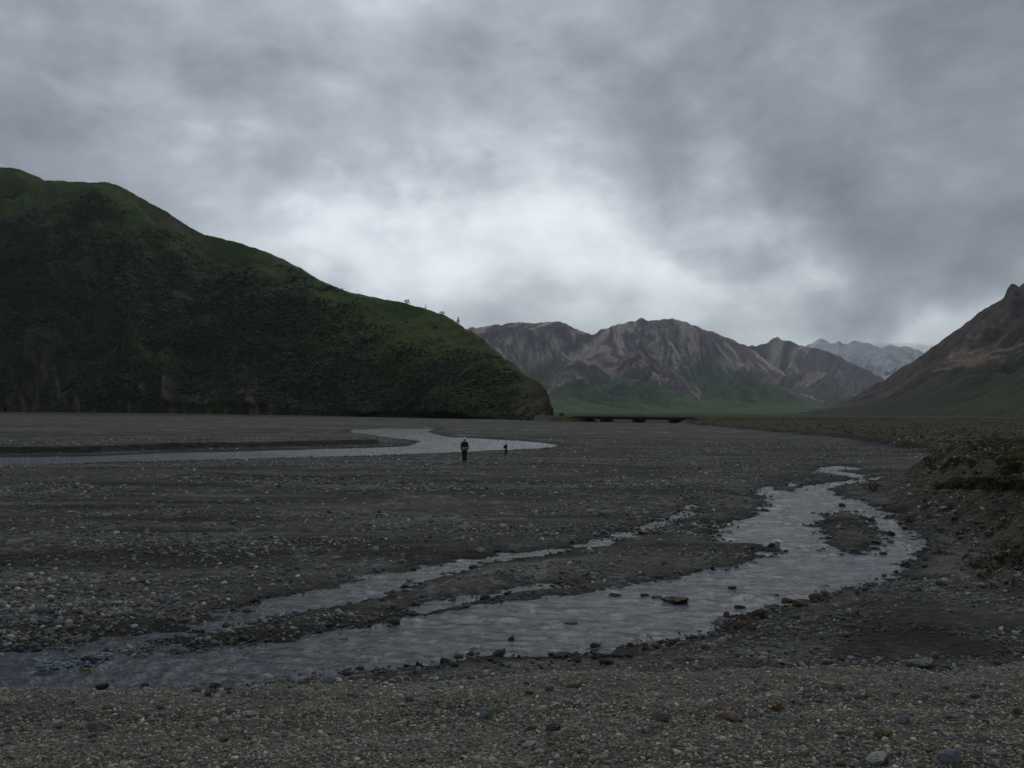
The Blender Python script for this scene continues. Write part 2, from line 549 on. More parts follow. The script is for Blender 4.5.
# bluffs at the foot and the rock nose at the right end
bl = sstep(.02, .05, hT) * sstep(.30, .06, hT)
bluff_n = sstep(.05, .5, fbm(hU / 26, hU * 0 + 1.3, 3, 56))
nose = sstep(496, 552, np.repeat(hpx[None], len(hT), 0) + 40 * perlin(hU / 9, hZ / 9, 57))
hY -= np.where(hT < 1, bl * (4 + 9 * bluff_n), 0)
hp, hq = project(hX, hY, hZ)
nz, _ = slope(hX, hY, hZ)
n1 = fbm(hU / 40, hY / 40, 5, 58); n2 = fbm(hU / 9, hY / 12, 5, 59); n3 = fbm(hU / 150, hY / 150, 3, 60)
green = np.zeros(hX.shape + (3,)) + np.array([.012, .018, .006])
green = lerp(green, [.020, .032, .008], sstep(-.3, .6, n1 + n3))
meadow = np.clip(sstep(.52, .9, hT + .25 * n1) * .9 + sstep(280, 380, hp) * sstep(.25, .5, hT + .12 * n1) * sstep(520, 430, hp), 0, 1)
green = lerp(green, [.043, .068, .014], meadow * .95)
tongue = np.exp(-(((hp - 165) / 30) ** 2 + ((hq - 357 - .25 * (hp - 165)) / 6) ** 2)) * sstep(-.5, .3, n2)
green = lerp(green, [.060, .080, .018], tongue * .8)
rockc = lerp(np.zeros(hX.shape + (3,)) + np.array([.018, .015, .012]), [.080, .058, .041], sstep(-.5, .8, n2 + .5 * n1))
rock = np.clip(1.4 * sstep(.15, .05, hT) * sstep(-.05, .35, bluff_n + .45 * n2 - .15 + .25 * np.exp(-((hp - 40) / 35) ** 2)) * (hT < .17) * sstep(330, 250, hp) + nose * sstep(-.3, .5, n2 * .8 + n1 * .6 + nose - .35) * .9, 0, 1)
crest = sstep(.86, .99, hT) * np.clip(np.exp(-((hp - 172) / 34) ** 2) + np.exp(-((hp - 293) / 30) ** 2) + np.exp(-((hp - 470) / 26) ** 2) + .6 * np.exp(-((hp - 40) / 25) ** 2), 0, 1) * sstep(-.6, .3, n2)
halb = lerp(green, [.085, .055, .046], np.clip(crest, 0, .9))
halb = halb + (rockc - halb) * rock[..., None]
me = new_mesh('green_hill', np.stack([hX, hY, hZ], -1).reshape(-1, 3), grid_faces(*hX.shape)[:, ::-1], mat_attr('hill_turf', .95, .1, .35, .45, .6, .4, .8), dict(albedo=halb.reshape(-1, 3)))
link('green_hill', me, kind='structure', label='dark green scrub covered hill rising on the left')


# --- far mountains
def alpine(name, pts, Fpts, Rpts, label, lam, A, seed, greenline, pal, n=520, nt=190, snow=0, jag=1.0, prof=1.12, gjit=.14):
    a = np.array(pts, float)
    px = np.linspace(a[0, 0], a[-1, 0], n)
    Fd = itp(Fpts, px); Rd = itp(Rpts, px)

    def fan(U, T):
        k = perlin(U / (lam * 3.6), U * 0 + .37, seed + 6) * 1.25
        return U + np.clip(1 - T, 0, 1) ** .65 * lam * 4.2 * k

    def disp(U, D, T, Zc):
        V = fan(U, T)
        w1 = fbm(U / lam / 1.5, D / lam / 2.5, 3, seed)
        big = 1 - np.abs(perlin(V / lam + .35 * w1, D / (lam * 5.5), seed + 1)) * 1.7
        mid = 1 - np.abs(perlin(V / lam * 2.3 + .6 * w1, D / (lam * 3.5), seed + 2)) * 1.7
        sml = 1 - np.abs(perlin(V / lam * 5.5 + .8 * w1, D / (lam * 2.0), seed + 4)) * 1.7
        fin = fbm(V / lam * 11, D / lam * 2.5, 3, seed + 3)
        lift = np.clip(T * 1.2, 0, 1) ** (prof * 1.1)
        carve = (big - 1) * 1.0 + (mid - 1) * .50 + (sml - 1) * .22 + fin * .06
        grit = fbm(U / lam * 7, D / lam * 5, 4, seed + 8)
        return (carve * A + grit * .05) * np.maximum(Zc, 20) * lift + fin * .004 * Zc
    X, Y, Z, T, U = sheet(px, np.interp(px, a[:, 0], a[:, 1]), Fd, Rd, nt, 36, disp, jag=jag, jseed=seed + 9, prof=prof)
    nzv, nx = slope(X, Y, Z)
    zc = np.maximum(Z.max(0, keepdims=True), 30)
    hh = Z / zc
    V = fan(U, T)
    a1 = fbm(V / lam * 1.2, Y / lam * .30, 5, seed + 11); wv_ = .12 * lam * fbm(U / lam * 2.5, Y / lam * 2.5, 4, seed + 16)
    a2 = fbm((V + wv_) / lam * 5, Y / lam * 1.6, 6, seed + 12, .62); a3 = fbm(V / lam * .8, Y / lam * .35, 3, seed + 14)
    rk, tan, dk, gr, gr2 = [np.array(p) for p in pal]
    c = np.zeros(X.shape + (3,)) + rk
    a4 = fbm((V + wv_) / lam * 15, Y / lam * 9, 4, seed + 15, .65)
    c = lerp(c, tan, sstep(.12, .62, a1 + .75 * a2 + .3 * a4) * .95)
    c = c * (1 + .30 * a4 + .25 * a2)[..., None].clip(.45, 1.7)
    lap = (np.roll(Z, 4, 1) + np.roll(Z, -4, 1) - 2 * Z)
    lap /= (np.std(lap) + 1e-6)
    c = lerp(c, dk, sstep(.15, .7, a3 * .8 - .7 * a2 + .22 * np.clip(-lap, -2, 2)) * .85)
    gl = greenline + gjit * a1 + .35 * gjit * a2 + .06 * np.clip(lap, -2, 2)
    gm = sstep(gl + .09, gl - .09, hh)
    gc = lerp(np.zeros(X.shape + (3,)) + gr, gr2, sstep(-.5, .6, a2 + .6 * a1))
    c = c + (gc - c) * gm[..., None]
    if snow:
        sn = sstep(snow - .10, snow + .14, hh + .26 * a2 + .05 * np.clip(lap, -2, 2)) * sstep(.25, .6, nzv)
        c = lerp(c, [.78, .80, .82], sn)
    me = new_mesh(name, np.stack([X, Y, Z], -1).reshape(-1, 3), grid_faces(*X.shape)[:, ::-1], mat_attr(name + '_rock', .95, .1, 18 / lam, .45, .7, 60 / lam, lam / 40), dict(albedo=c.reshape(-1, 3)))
    link(name, me, kind='structure', label=label)


PAL = [(.20, .160, .158), (.44, .355, .295), (.092, .082, .090), (.050, .086, .040), (.084, .122, .054)]
PALR = [(.088, .066, .057), (.185, .135, .105), (.036, .031, .028), (.030, .042, .021), (.050, .060, .029)]
alpine('snowy_mountain', [(780, 372), (797, 352), (806, 345), (815, 341), (821, 339), (830, 343), (840, 341), (848, 344), (857, 341), (868, 344), (880, 347), (890, 346), (905, 347), (918, 350), (940, 362), (980, 372), (1060, 365), (1150, 380)],
       [(780, 7500), (1150, 7500)], [(780, 9600), (1150, 9600)], 'distant snow dusted peaks below the cloud', 900, .22, 100, .10, PAL, snow=.50, jag=1.8, n=420)
alpine('brown_mountain', [(690, 372), (720, 350), (738, 345), (755, 346), (765, 343), (772, 339), (778, 337.5), (786, 340), (793, 343), (803, 345), (818, 349), (835, 355), (850, 362), (872, 372), (900, 392), (930, 404), (980, 413)],
       [(690, 4700), (980, 5200)], [(690, 6000), (980, 6300)], 'brown ridge right of the tall peaks', 420, .6, 130, .22, PAL, n=460, jag=1.5)
alpine('rocky_mountain', [(300, 352), (380, 338), (440, 332), (470, 328), (490, 326), (520, 322.5), (535, 323), (548, 322), (560, 321), (570, 325), (580, 331), (592, 335.5), (604, 329), (620, 324), (636, 320.5), (642, 318.5), (650, 321), (662, 320.5), (674, 318.5), (682, 321), (695, 326), (715, 333),
                          (740, 343), (756, 352), (772, 364), (792, 379), (812, 391), (835, 402), (860, 411), (890, 416)],
       [(300, 1300), (600, 1500), (890, 2400)], [(300, 4300), (600, 4400), (740, 4700), (890, 4900)], 'purple brown rocky range with tan scree and green foot', 330, .62, 160, .42, PAL, n=900, nt=280, jag=1.3, gjit=.20, prof=1.6)
alpine('dark_spur', [(520, 412), (540, 397), (552, 380), (563, 367), (572, 362), (580, 356.5), (588, 361), (597, 359), (606, 367), (614, 366), (624, 355), (633, 350), (640, 344.5), (647, 351), (656, 357), (670, 368), (690, 383), (712, 397), (740, 407), (775, 414)],
       [(520, 1800), (775, 2000)], [(520, 3300), (775, 3500)], 'dark rounded spurs in front of the rocky range', 210, .5, 190, .48, [(.130, .106, .108), (.32, .255, .21), (.075, .068, .072), (.048, .083, .039), (.080, .116, .052)], n=520, jag=1.4, prof=1.2)
alpine('valley_ridge', [(700, 414), (728, 402), (748, 391), (764, 383), (780, 377), (800, 372.5), (815, 371), (826, 373), (838, 380), (852, 392), (870, 404), (900, 414)],
       [(700, 3600), (900, 3900)], [(700, 4350), (900, 4500)], 'dark topped ridge at the valley bend', 200, .5, 220, .35, PAL, n=320, jag=1.0)
alpine('right_mountain', [(780, 416), (800, 413), (830, 406.5), (850, 398), (870, 387.5), (885, 379), (900, 369), (914, 361), (925, 352), (940, 342), (952, 333), (966, 324), (975, 316), (985, 309), (995, 303), (1004, 297), (1007, 290), (1011, 285), (1015, 284), (1019, 286.5), (1022, 284), (1030, 281), (1060, 258), (1150, 225), (1300, 190), (1500, 170), (1800, 200)],
       [(780, 1100), (1024, 640), (1800, 560)], [(780, 1750), (1024, 1500), (1800, 1300)], 'steep brown scree mountain on the right', 150, .42, 280, .31, PALR, n=760, nt=230, jag=1.4, prof=1.08, gjit=.16)

# ------------------------------------------------------------------ pebbles, stones
def ico(sub):
    bm = bmesh.new(); bmesh.ops.create_icosphere(bm, subdivisions=sub, radius=1)
    v = np.array([x.co[:] for x in bm.verts]); f = np.array([[l.index for l in p.verts] for p in bm.faces]); bm.free()
    return v, f


def pebble_shape(v, k, rg):
    v = v.copy()
    for _ in range(k):                                    # knock flat faces off the lump
        n = rg.normal(size=3); n /= np.linalg.norm(n)
        c = rg.uniform(.45, .85); d = v @ n
        v -= np.clip(d - c, 0, 9)[:, None] * n * .92
    v += .05 * rg.normal(size=v.shape)
    return v / np.abs(v).max(0)


PALETTE = np.array([(.055, .058, .058), (.085, .088, .086), (.12, .122, .118), (.105, .12, .135), (.145, .145, .135), (.17, .138, .095), (.135, .085, .055), (.10, .11, .085), (.30, .29, .27), (.12, .10, .085), (.19, .185, .17)])


def pebbles(name, X, Y, S, label, sub, pale=.05, dark=1.0, seed=0, kinds=9, tilt=.35, warm=0):
    rg = np.random.default_rng(seed)
    p = np.array([.16, .19, .16, .09, .10, .06, .02, .08, pale, .10, .05])
    if warm:
        dark = dark * np.array([1.12, 1.04, .93])
        p = np.array([.16, .14, .10, .07, .07, .17, .05, .09, pale, .18, .05])
    p /= p.sum()
    z, wet, veg, mound, cut, fore, shore = terrain(X, Y)
    keep = (z > ZW - .10)
    X, Y, S, z, wet = X[keep], Y[keep], S[keep], z[keep], wet[keep]
    bv, bf = ico(sub)
    V, Fs, C = [], [], []; off = 0
    kind = rg.integers(0, kinds, len(X))
    for k in range(kinds):
        sh = pebble_shape(bv, 7, rg)
        i = np.where(kind == k)[0]; n = len(i)
        if not n:
            continue
        sc = S[i][:, None] * np.stack([rg.uniform(.8, 1.3, n), rg.uniform(.6, .95, n), rg.uniform(.35, .7, n)], 1) * .5
        P = sh[None] * sc[:, None, :]
        for ax, amp in ((0, tilt), (1, tilt)):
            a = rg.normal(size=n) * amp; ca, sa = np.cos(a)[:, None], np.sin(a)[:, None]
            o1, o2 = (1, 2) if ax == 0 else (0, 2)
            p1, p2 = P[..., o1].copy(), P[..., o2].copy()
            P[..., o1] = p1 * ca - p2 * sa; P[..., o2] = p1 * sa + p2 * ca
        a = rg.uniform(0, 6.283, n); ca, sa = np.cos(a)[:, None], np.sin(a)[:, None]
        x, y = P[..., 0].copy(), P[..., 1].copy()
        P[..., 0] = x * ca - y * sa; P[..., 1] = x * sa + y * ca
        P += np.stack([X[i], Y[i], z[i] + sc[:, 2] * .22], 1)[:, None, :]
        col = PALETTE[rg.choice(len(PALETTE), n, p=p)] * rg.uniform(.75, 1.25, (n, 1)) * dark * (1 - .5 * wet[i])[:, None]
        V.append(P.reshape(-1, 3)); C.append(np.repeat(col, len(bv), 0))
        Fs.append((bf[None] + (off + np.arange(n) * len(bv))[:, None, None]).reshape(-1, 3)); off += n * len(bv)
    me = new_mesh(name, np.concatenate(V), np.concatenate(Fs), PEB, dict(albedo=np.concatenate(C)))
    return link(name, me, kind='stuff', label=label)


PEB = mat_attr('pebble_stone', .75, .35, 40, .22, .4, 60, .004)


def scatter(n, r0, r1, th=R(44), seed=1):
    rg = np.random.default_rng(seed)
    r = np.exp(rg.uniform(np.log(r0), np.log(r1), n)); t = rg.uniform(-th, th, n)
    return r * np.sin(t), r * np.cos(t), r, rg


# foreground bank
X, Y, r, rg = scatter(95000, 4.4, 10.5, seed=3)
S = np.clip(rg.lognormal(np.log(.019), .46, len(X)), .010, .075)
m = (Y < 10.4) & (Y > 4.2)
big = S > .030
pebbles('gravel', X[m & ~big], Y[m & ~big], S[m & ~big], 'fine mixed gravel on the near bank', 1, seed=31, pale=.09, warm=1, dark=1.55)
pebbles('shingle', X[m & big], Y[m & big], S[m & big], 'larger brown and grey pebbles on the near bank', 2, seed=32, pale=.04, warm=1, dark=1.4)
# bars and flats beyond the bank
X, Y, r, rg = scatter(230000, 9.5, 110, seed=4)
den = fbm(X / 9, Y / 3.0, 4, 70)
S = np.clip(rg.lognormal(0, .55, len(X)) * (.018 + .0016 * r), .018, .24)
left = sstep(-1, -6, X) * sstep(24, 18, r) * .5
m = (rg.random(len(X)) < np.clip((.36 + 1.1 * den) * (.35 + 1.0 * sstep(-.35, .35, fbm(X / 26, Y / 9, 3, 73))) + left, .03, 1)) & (terrain(X, Y)[1] < .95)
pebbles('cobbles', X[m], Y[m], S[m] * (1 + .5 * left[m]), 'loose cobbles over the gravel bars', 1, seed=33, pale=.085, dark=1.3)
# cobble belts along the water
X, Y, r, rg = scatter(120000, 9.5, 60, seed=5)
tt = terrain(X, Y)
sh = tt[6]
m = (sh > -.45) & (sh < .55) & (rg.random(len(X)) < np.exp(-((sh - .02) / .28) ** 2) * .40 * np.clip(.5 + fbm(X / 1.6, Y / 1.6, 3, 71), .02, 1.3))
S = np.clip(rg.lognormal(0, .6, len(X)) * (.030 + .0019 * r), .02, .26)
pebbles('shore_cobbles', X[m], Y[m], S[m], 'dark wet cobbles along the water edge', 1, seed=34, pale=.01, dark=.66)
# rubble on the mound
X, Y, r, rg = scatter(80000, 12, 60, seed=6)
tq = terrain(X, Y); mm = tq[3]
m = (mm > .2) & (tq[2] < .45) & (rg.random(len(X)) < .26 * np.clip(.6 + fbm(X / 2, Y / 2, 3, 72), 0, 1.5))
S = np.clip(rg.lognormal(0, .6, len(X)) * .075, .03, .40)
pebbles('rubble', X[m], Y[m], S[m], 'dark rubble on the eroded bank', 1, seed=35, pale=.015, dark=.6)

STONE_M = {
    'dark': mat_stone('dark_stone', (.036, .036, .035), (.088, .086, .082)),
    'grey': mat_stone('grey_stone', (.10, .103, .102), (.20, .20, .19)),
    'bluish': mat_stone('bluish_stone', (.15, .165, .185), (.27, .29, .315)),
    'pale': mat_stone('pale_stone', (.26, .255, .24), (.44, .43, .40)),
    'ochre': mat_stone('ochre_stone', (.17, .125, .070), (.30, .225, .13)),
    'rust': mat_stone('rust_stone', (.12, .060, .035), (.23, .12, .068)),
    'brown': mat_stone('brown_stone', (.075, .058, .045), (.15, .12, .092)),
}
_iv, _if = ico(4)
_shape = []
for k in range(7):
    rg = np.random.default_rng(900 + k)
    v = pebble_shape(_iv, 11, rg)
    nn = _iv
    v = v * (1 + .07 * fbm(nn[:, 0] * 1.6 + k * 5, nn[:, 1] * 1.6 + nn[:, 2], 4, 80 + k))[:, None]
    _shape.append(v)
_stone_mesh = {}


def stone_mesh(k, colour):
    if (k, colour) not in _stone_mesh:
        _stone_mesh[(k, colour)] = new_mesh('stone', _shape[k], _if, STONE_M[colour])
    return _stone_mesh[(k, colour)]


def stones(rows, kind='stone'):
    """rows: px, py of the foot, width px, height px, colour, label, group"""
    px = [q[0] for q in rows]; py = [q[1] for q in rows]
    X, Y, Z = hit(px, py)
    for (u, v, w, h, colour, label, group), x, y, z in zip(rows, X, Y, Z):
        mpp = math.hypot(x, y) / F
        k = random.randrange(7)
        o = link(kind, stone_mesh(k, colour), label=label, category='stone')
        if group:
            o['group'] = group
        if group:
            w, h = w * .68, h * .68
        sx = max(w * mpp / 2, .010); sz = max(h * mpp / 2, .008)
        o.scale = (sx, max(sx * random.uniform(.55, .8), sz * .8), sz * 1.25)
        o.rotation_euler = (random.uniform(-.12, .12), random.uniform(-.12, .12), random.choice((0, math.pi)) + random.uniform(-.3, .3))
        zz = max(z, ZW - .02)
        o.location = (x, y + sx * .5, zz + sz * .55)


NEAR = 'stones standing in the near stream'
notable = [
    (676, 612, 29, 7, 'brown', 'long flat brown rock lying mid stream with water running round it', None),
    (658, 606, 13, 5, 'brown', 'small brown rock touching the upstream end of the long flat brown rock', None),
    (616, 600, 14, 6, 'grey', 'rounded grey rock in the stream left of the long flat brown rock', None),
    (645, 603, 9, 4, 'dark', 'small dark rock in the stream between rounded grey rock and long flat brown rock', None),
    (759, 618, 15, 10, 'dark', 'blocky dark rock half in the water by the near shore', None),
    (741, 611, 12, 4, 'dark', 'low dark slab in the water just beyond the blocky dark rock', None),
    (744, 629, 14, 8, 'rust', 'reddish brown cobble pile stone at the near shore below the blocky dark rock', None),
    (720, 625, 11, 10, 'pale', 'pale whitish stone standing in shallow water near the shore', None),
    (727, 617, 7, 6, 'rust', 'small rusty stone right behind the pale whitish shore stone', None),
    (788, 604, 12, 6, 'rust', 'rust red stone at the point where the near shore narrows', None),
    (801, 607, 16, 7, 'brown', 'flat brown stone beside the rust red shore stone', None),
    (816, 600, 13, 7, 'brown', 'brown stone rightmost of the row on the near shore point', None),
    (775, 609, 10, 5, 'dark', 'dark stone left end of the row on the near shore point', None),
    (607, 665, 17, 6, 'dark', 'wide dark stone in the cobble cluster at the near water edge', None),
    (620, 656, 18, 8, 'brown', 'brown stone behind the wide dark stone of the shore cluster', None),
    (596, 650, 12, 8, 'dark', 'dark knob of rock leading the shore cluster into the water', None),
    (561, 658, 18, 6, 'dark', 'broad dark stone left of the shore cluster', None),
    (511, 646, 7, 7, 'dark', 'single upright dark stone out in the stream left of the broad dark stone', None),
    (498, 664, 12, 7, 'grey', 'grey stone at the water edge below the single upright dark stone', None),
    (570, 634, 17, 4, 'dark', 'thin dark slab awash in the middle of the stream', None),
    (85, 669, 14, 9, 'dark', 'dark stone breaking the white water at the lower left', None),
    (75, 663, 9, 7, 'dark', 'small dark stone behind the white water at the lower left', None),
    (82, 683, 22, 8, 'ochre', 'orange brown stone below the white water at the lower left', None),
    (40, 684, 18, 8, 'grey', 'dim grey stone in the stream left of the white water', None),
    (114, 686, 7, 5, 'pale', 'small white stone in the stream right of the orange brown stone', None),
    (212, 689, 14, 6, 'dark', 'dark stone at the stream edge above the pale bank stones', None),
    (100, 690, 14, 7, 'dark', 'dark stone at the lower left stream edge beside the gravel bank', None),
    (229, 714, 10, 8, 'bluish', 'bluish white upright stone on the near bank below the stream edge', None),
    (250, 717, 15, 6, 'pale', 'flat cream stone right of the bluish white upright stone', None),
    (57, 727, 15, 6, 'pale', 'cream stone lying alone on the left of the near bank', None),
    (44, 736, 13, 4, 'pale', 'thin pale slab below the lone cream stone', None),
    (95, 733, 20, 9, 'grey', 'wide grey stone on the near bank right of the lone cream stone', None),
    (485, 718, 14, 10, 'bluish', 'round blue grey stone in the middle of the near bank', None),
    (529, 748, 17, 6, 'pale', 'flat whitish stone low in the middle of the near bank', None),
    (553, 732, 16, 7, 'dark', 'dark flat stone right of the round blue grey stone', None),
    (780, 711, 15, 7, 'rust', 'bright orange stone on the right of the near bank', None),
    (905, 724, 13, 8, 'bluish', 'light blue stone on the right half of the near bank', None),
    (878, 764, 24, 9, 'pale', 'pale stone at the bottom edge below the light blue stone', None),
    (952, 763, 22, 12, 'bluish', 'large bluish stone at the bottom right corner of the bank', None),
    (924, 670, 40, 9, 'grey', 'broad grey boulder on the bank rim beside the dark sand', None),
    (893, 661, 20, 6, 'brown', 'flat brown stone on the dark sand left of the broad grey boulder', None),
    (885, 739, 18, 9, 'ochre', 'ochre stone below the light blue stone', None),
    (735, 722, 22, 9, 'ochre', 'wide ochre stone left of the bright orange stone', None),
    (662, 722, 20, 9, 'grey', 'plain grey stone mid bank left of the wide ochre stone', None),
    (574, 688, 18, 7, 'ochre', 'ochre stone just inside the bank rim below the shore cluster', None),
    (470, 552, 10, 4, 'grey', 'grey stone on the far side of the narrow side channel', None),
    (480, 552, 10, 5, 'pale', 'pale block beside the grey stone across the narrow side channel', None),
    (843, 510, 7, 4, 'dark', 'black stone in the upper stream above the gravel island', None),
    (872, 522, 8, 4, 'dark', 'dark stone on the upper edge of the gravel island', None),
    (892, 536, 8, 5, 'dark', 'dark stone in the riffle right of the gravel island', None),
    (885, 558, 9, 4, 'dark', 'dark stone in the stream below the gravel island', None),
    (908, 566, 13, 5, 'dark', 'flat dark stone at the right shore below the riffle', None),
    (733, 596, 9, 4, 'dark', 'lone dark stone in open water above the near shore', None),
    (777, 599, 7, 3, 'dark', 'tiny dark stone in open water right of the lone dark stone', None),
]
stones(notable)

rows = []
rs = random.Random(5)


def jit(poly, n, dy, wr, hr, colours, label, group):
    a = np.array(poly, float)
    seg = np.cumsum([0] + [math.hypot(*(a[i + 1] - a[i])) for i in range(len(a) - 1)])
    for _ in range(n):
        t = rs.uniform(0, seg[-1])
        x = np.interp(t, seg, a[:, 0]); y = np.interp(t, seg, a[:, 1]) + rs.gauss(0, dy)
        w = rs.uniform(*wr)
        c = rs.choice(colours)
        rows.append((x, y, w, w * rs.uniform(*hr), c, label[c] if isinstance(label, dict) else label, group[c] if isinstance(group, dict) else group))


jit([(480, 660), (560, 661), (640, 653), (700, 638), (760, 622)], 55, 4, (5, 12), (.4, .7), ['dark', 'dark', 'brown'], 'small dark wet cobble in the belt along the near stream edge', 'cobbles along the near stream edge')
jit([(180, 690), (300, 683), (420, 670), (480, 660)], 24, 3, (4, 10), (.4, .7), ['dark', 'grey'], 'small stone at the lower left stream edge', 'stones along the lower left stream edge')
jit([(760, 616), (820, 600), (860, 592), (905, 575)], 26, 3, (4, 9), (.4, .7), ['dark', 'brown'], 'small dark stone on the right hand stream shore', 'stones along the right hand shore')
jit([(730, 545), (760, 550), (700, 560), (600, 580), (520, 595)], 26, 3, (3, 7), (.4, .6), ['dark', 'grey'], 'small dark stone in the shallows beside the gravel bar', 'stones in the shallows of the bar')
lab = {'pale': 'small pale stone among the near bank gravel', 'ochre': 'small ochre stone among the near bank gravel', 'rust': 'small rusty stone among the near bank gravel', 'bluish': 'small blue grey stone among the near bank gravel', 'grey': 'small grey stone among the near bank gravel', 'brown': 'small brown stone among the near bank gravel'}
grp = {k: k + ' stones on the near bank' for k in lab}
for y0 in (690, 705, 722, 740, 757):
    jit([(5, y0 + 10), (300, y0 + 3), (1020, y0)], 17, 5, (7, 15), (.35, .6), ['pale', 'ochre', 'ochre', 'rust', 'bluish', 'grey', 'grey', 'brown', 'brown'], lab, grp)
lab2 = {'pale': 'pale cobble on the bar left of the side channel', 'grey': 'grey cobble on the bar left of the side channel', 'ochre': 'ochre cobble on the bar left of the side channel', 'bluish': 'blue grey cobble on the bar left of the side channel'}
grp2 = {k: k + ' cobbles on the left bar' for k in lab2}
for y0 in (540, 570, 600):
    jit([(5, y0 + 15), (180, y0), (270, y0 - 25)], 12, 8, (5, 10), (.4, .6), ['pale', 'grey', 'grey', 'ochre', 'bluish'], lab2, grp2)
stones(rows)

# ------------------------------------------------------------------ foam where the stream breaks over stones
def foam():
    V, Fs = [], []; off = 0
    rg = np.random.default_rng(77)
    bv, bf = ico(2)
    for u, v, w in [(52, 673, 10), (62, 671, 16), (74, 669, 14), (88, 663, 16), (97, 661, 11), (45, 676, 7), (82, 666, 9), (40, 668, 6), (106, 660, 8)]:
        for _ in range(80):
            x, y, z = [q[0] for q in hit([u + rg.normal() * w * .55], [v + rg.normal() * 2.4])]
            if y < 10.2:
                continue
            s = abs(rg.normal(.009, .008)) + .004
            b = bv * np.array([s * rg.uniform(1.0, 2.0), s, s * .55]) * (1 + .35 * rg.normal(size=(len(bv), 1)))
            V.append(b + np.array([x, y, ZW + .035 + rg.uniform(-.03, .03)])); Fs.append(bf + off); off += len(bv)
    me = new_mesh('foam', np.concatenate(V), np.concatenate(Fs), mat_plain('foam_white', (.19, .22, .25), .25, 30, .6))
    link('foam', me, kind='stuff', label='white water breaking over stones at the lower left')


foam()


# ------------------------------------------------------------------ vegetation
LEAF = mat_attr('leaf_green', .8, .2, 1.2, .35)


def leaf_clumps(P, S, cols, per, seed, flat=.8):
    """every clump: leaf faces spread through an uneven mound"""
    rg = np.random.default_rng(seed)
    n = len(P)
    d = rg.normal(size=(n, per, 3)); d /= np.linalg.norm(d, axis=2, keepdims=True)
    d[..., 2] = np.abs(d[..., 2]); up = d + np.array([0, 0, .55]); up /= np.linalg.norm(up, axis=2, keepdims=True)
    rad = rg.uniform(.35, 1, (n, per, 1)) ** .45
    c = d * rad; c[..., 2] = np.abs(c[..., 2]) * flat
    lob = 1 + .35 * rg.normal(size=(n, per, 1)); c = c * lob
    ax = np.cross(up, rg.normal(size=(n, per, 3))); ax /= np.linalg.norm(ax, axis=2, keepdims=True) + 1e-9
    bx = np.cross(up, ax) + .22 * d
    sz = rg.uniform(.22, .48, (n, per, 1))
    q = np.stack([c - ax * sz - bx * sz, c + ax * sz * .8 - bx * sz, c + ax * sz + bx * sz, c - ax * sz * .7 + bx * sz * 1.1], 2)
    V = P[:, None, None, :] + q * S[:, None, None, None]
    C = cols[:, None, :] * rg.uniform(.82, 1.2, (n, per, 1))
    V = V.reshape(-1, 3); C = np.repeat(C.reshape(-1, 3), 4, 0)
    f = np.arange(len(V)).reshape(-1, 4)
    return V, f, C


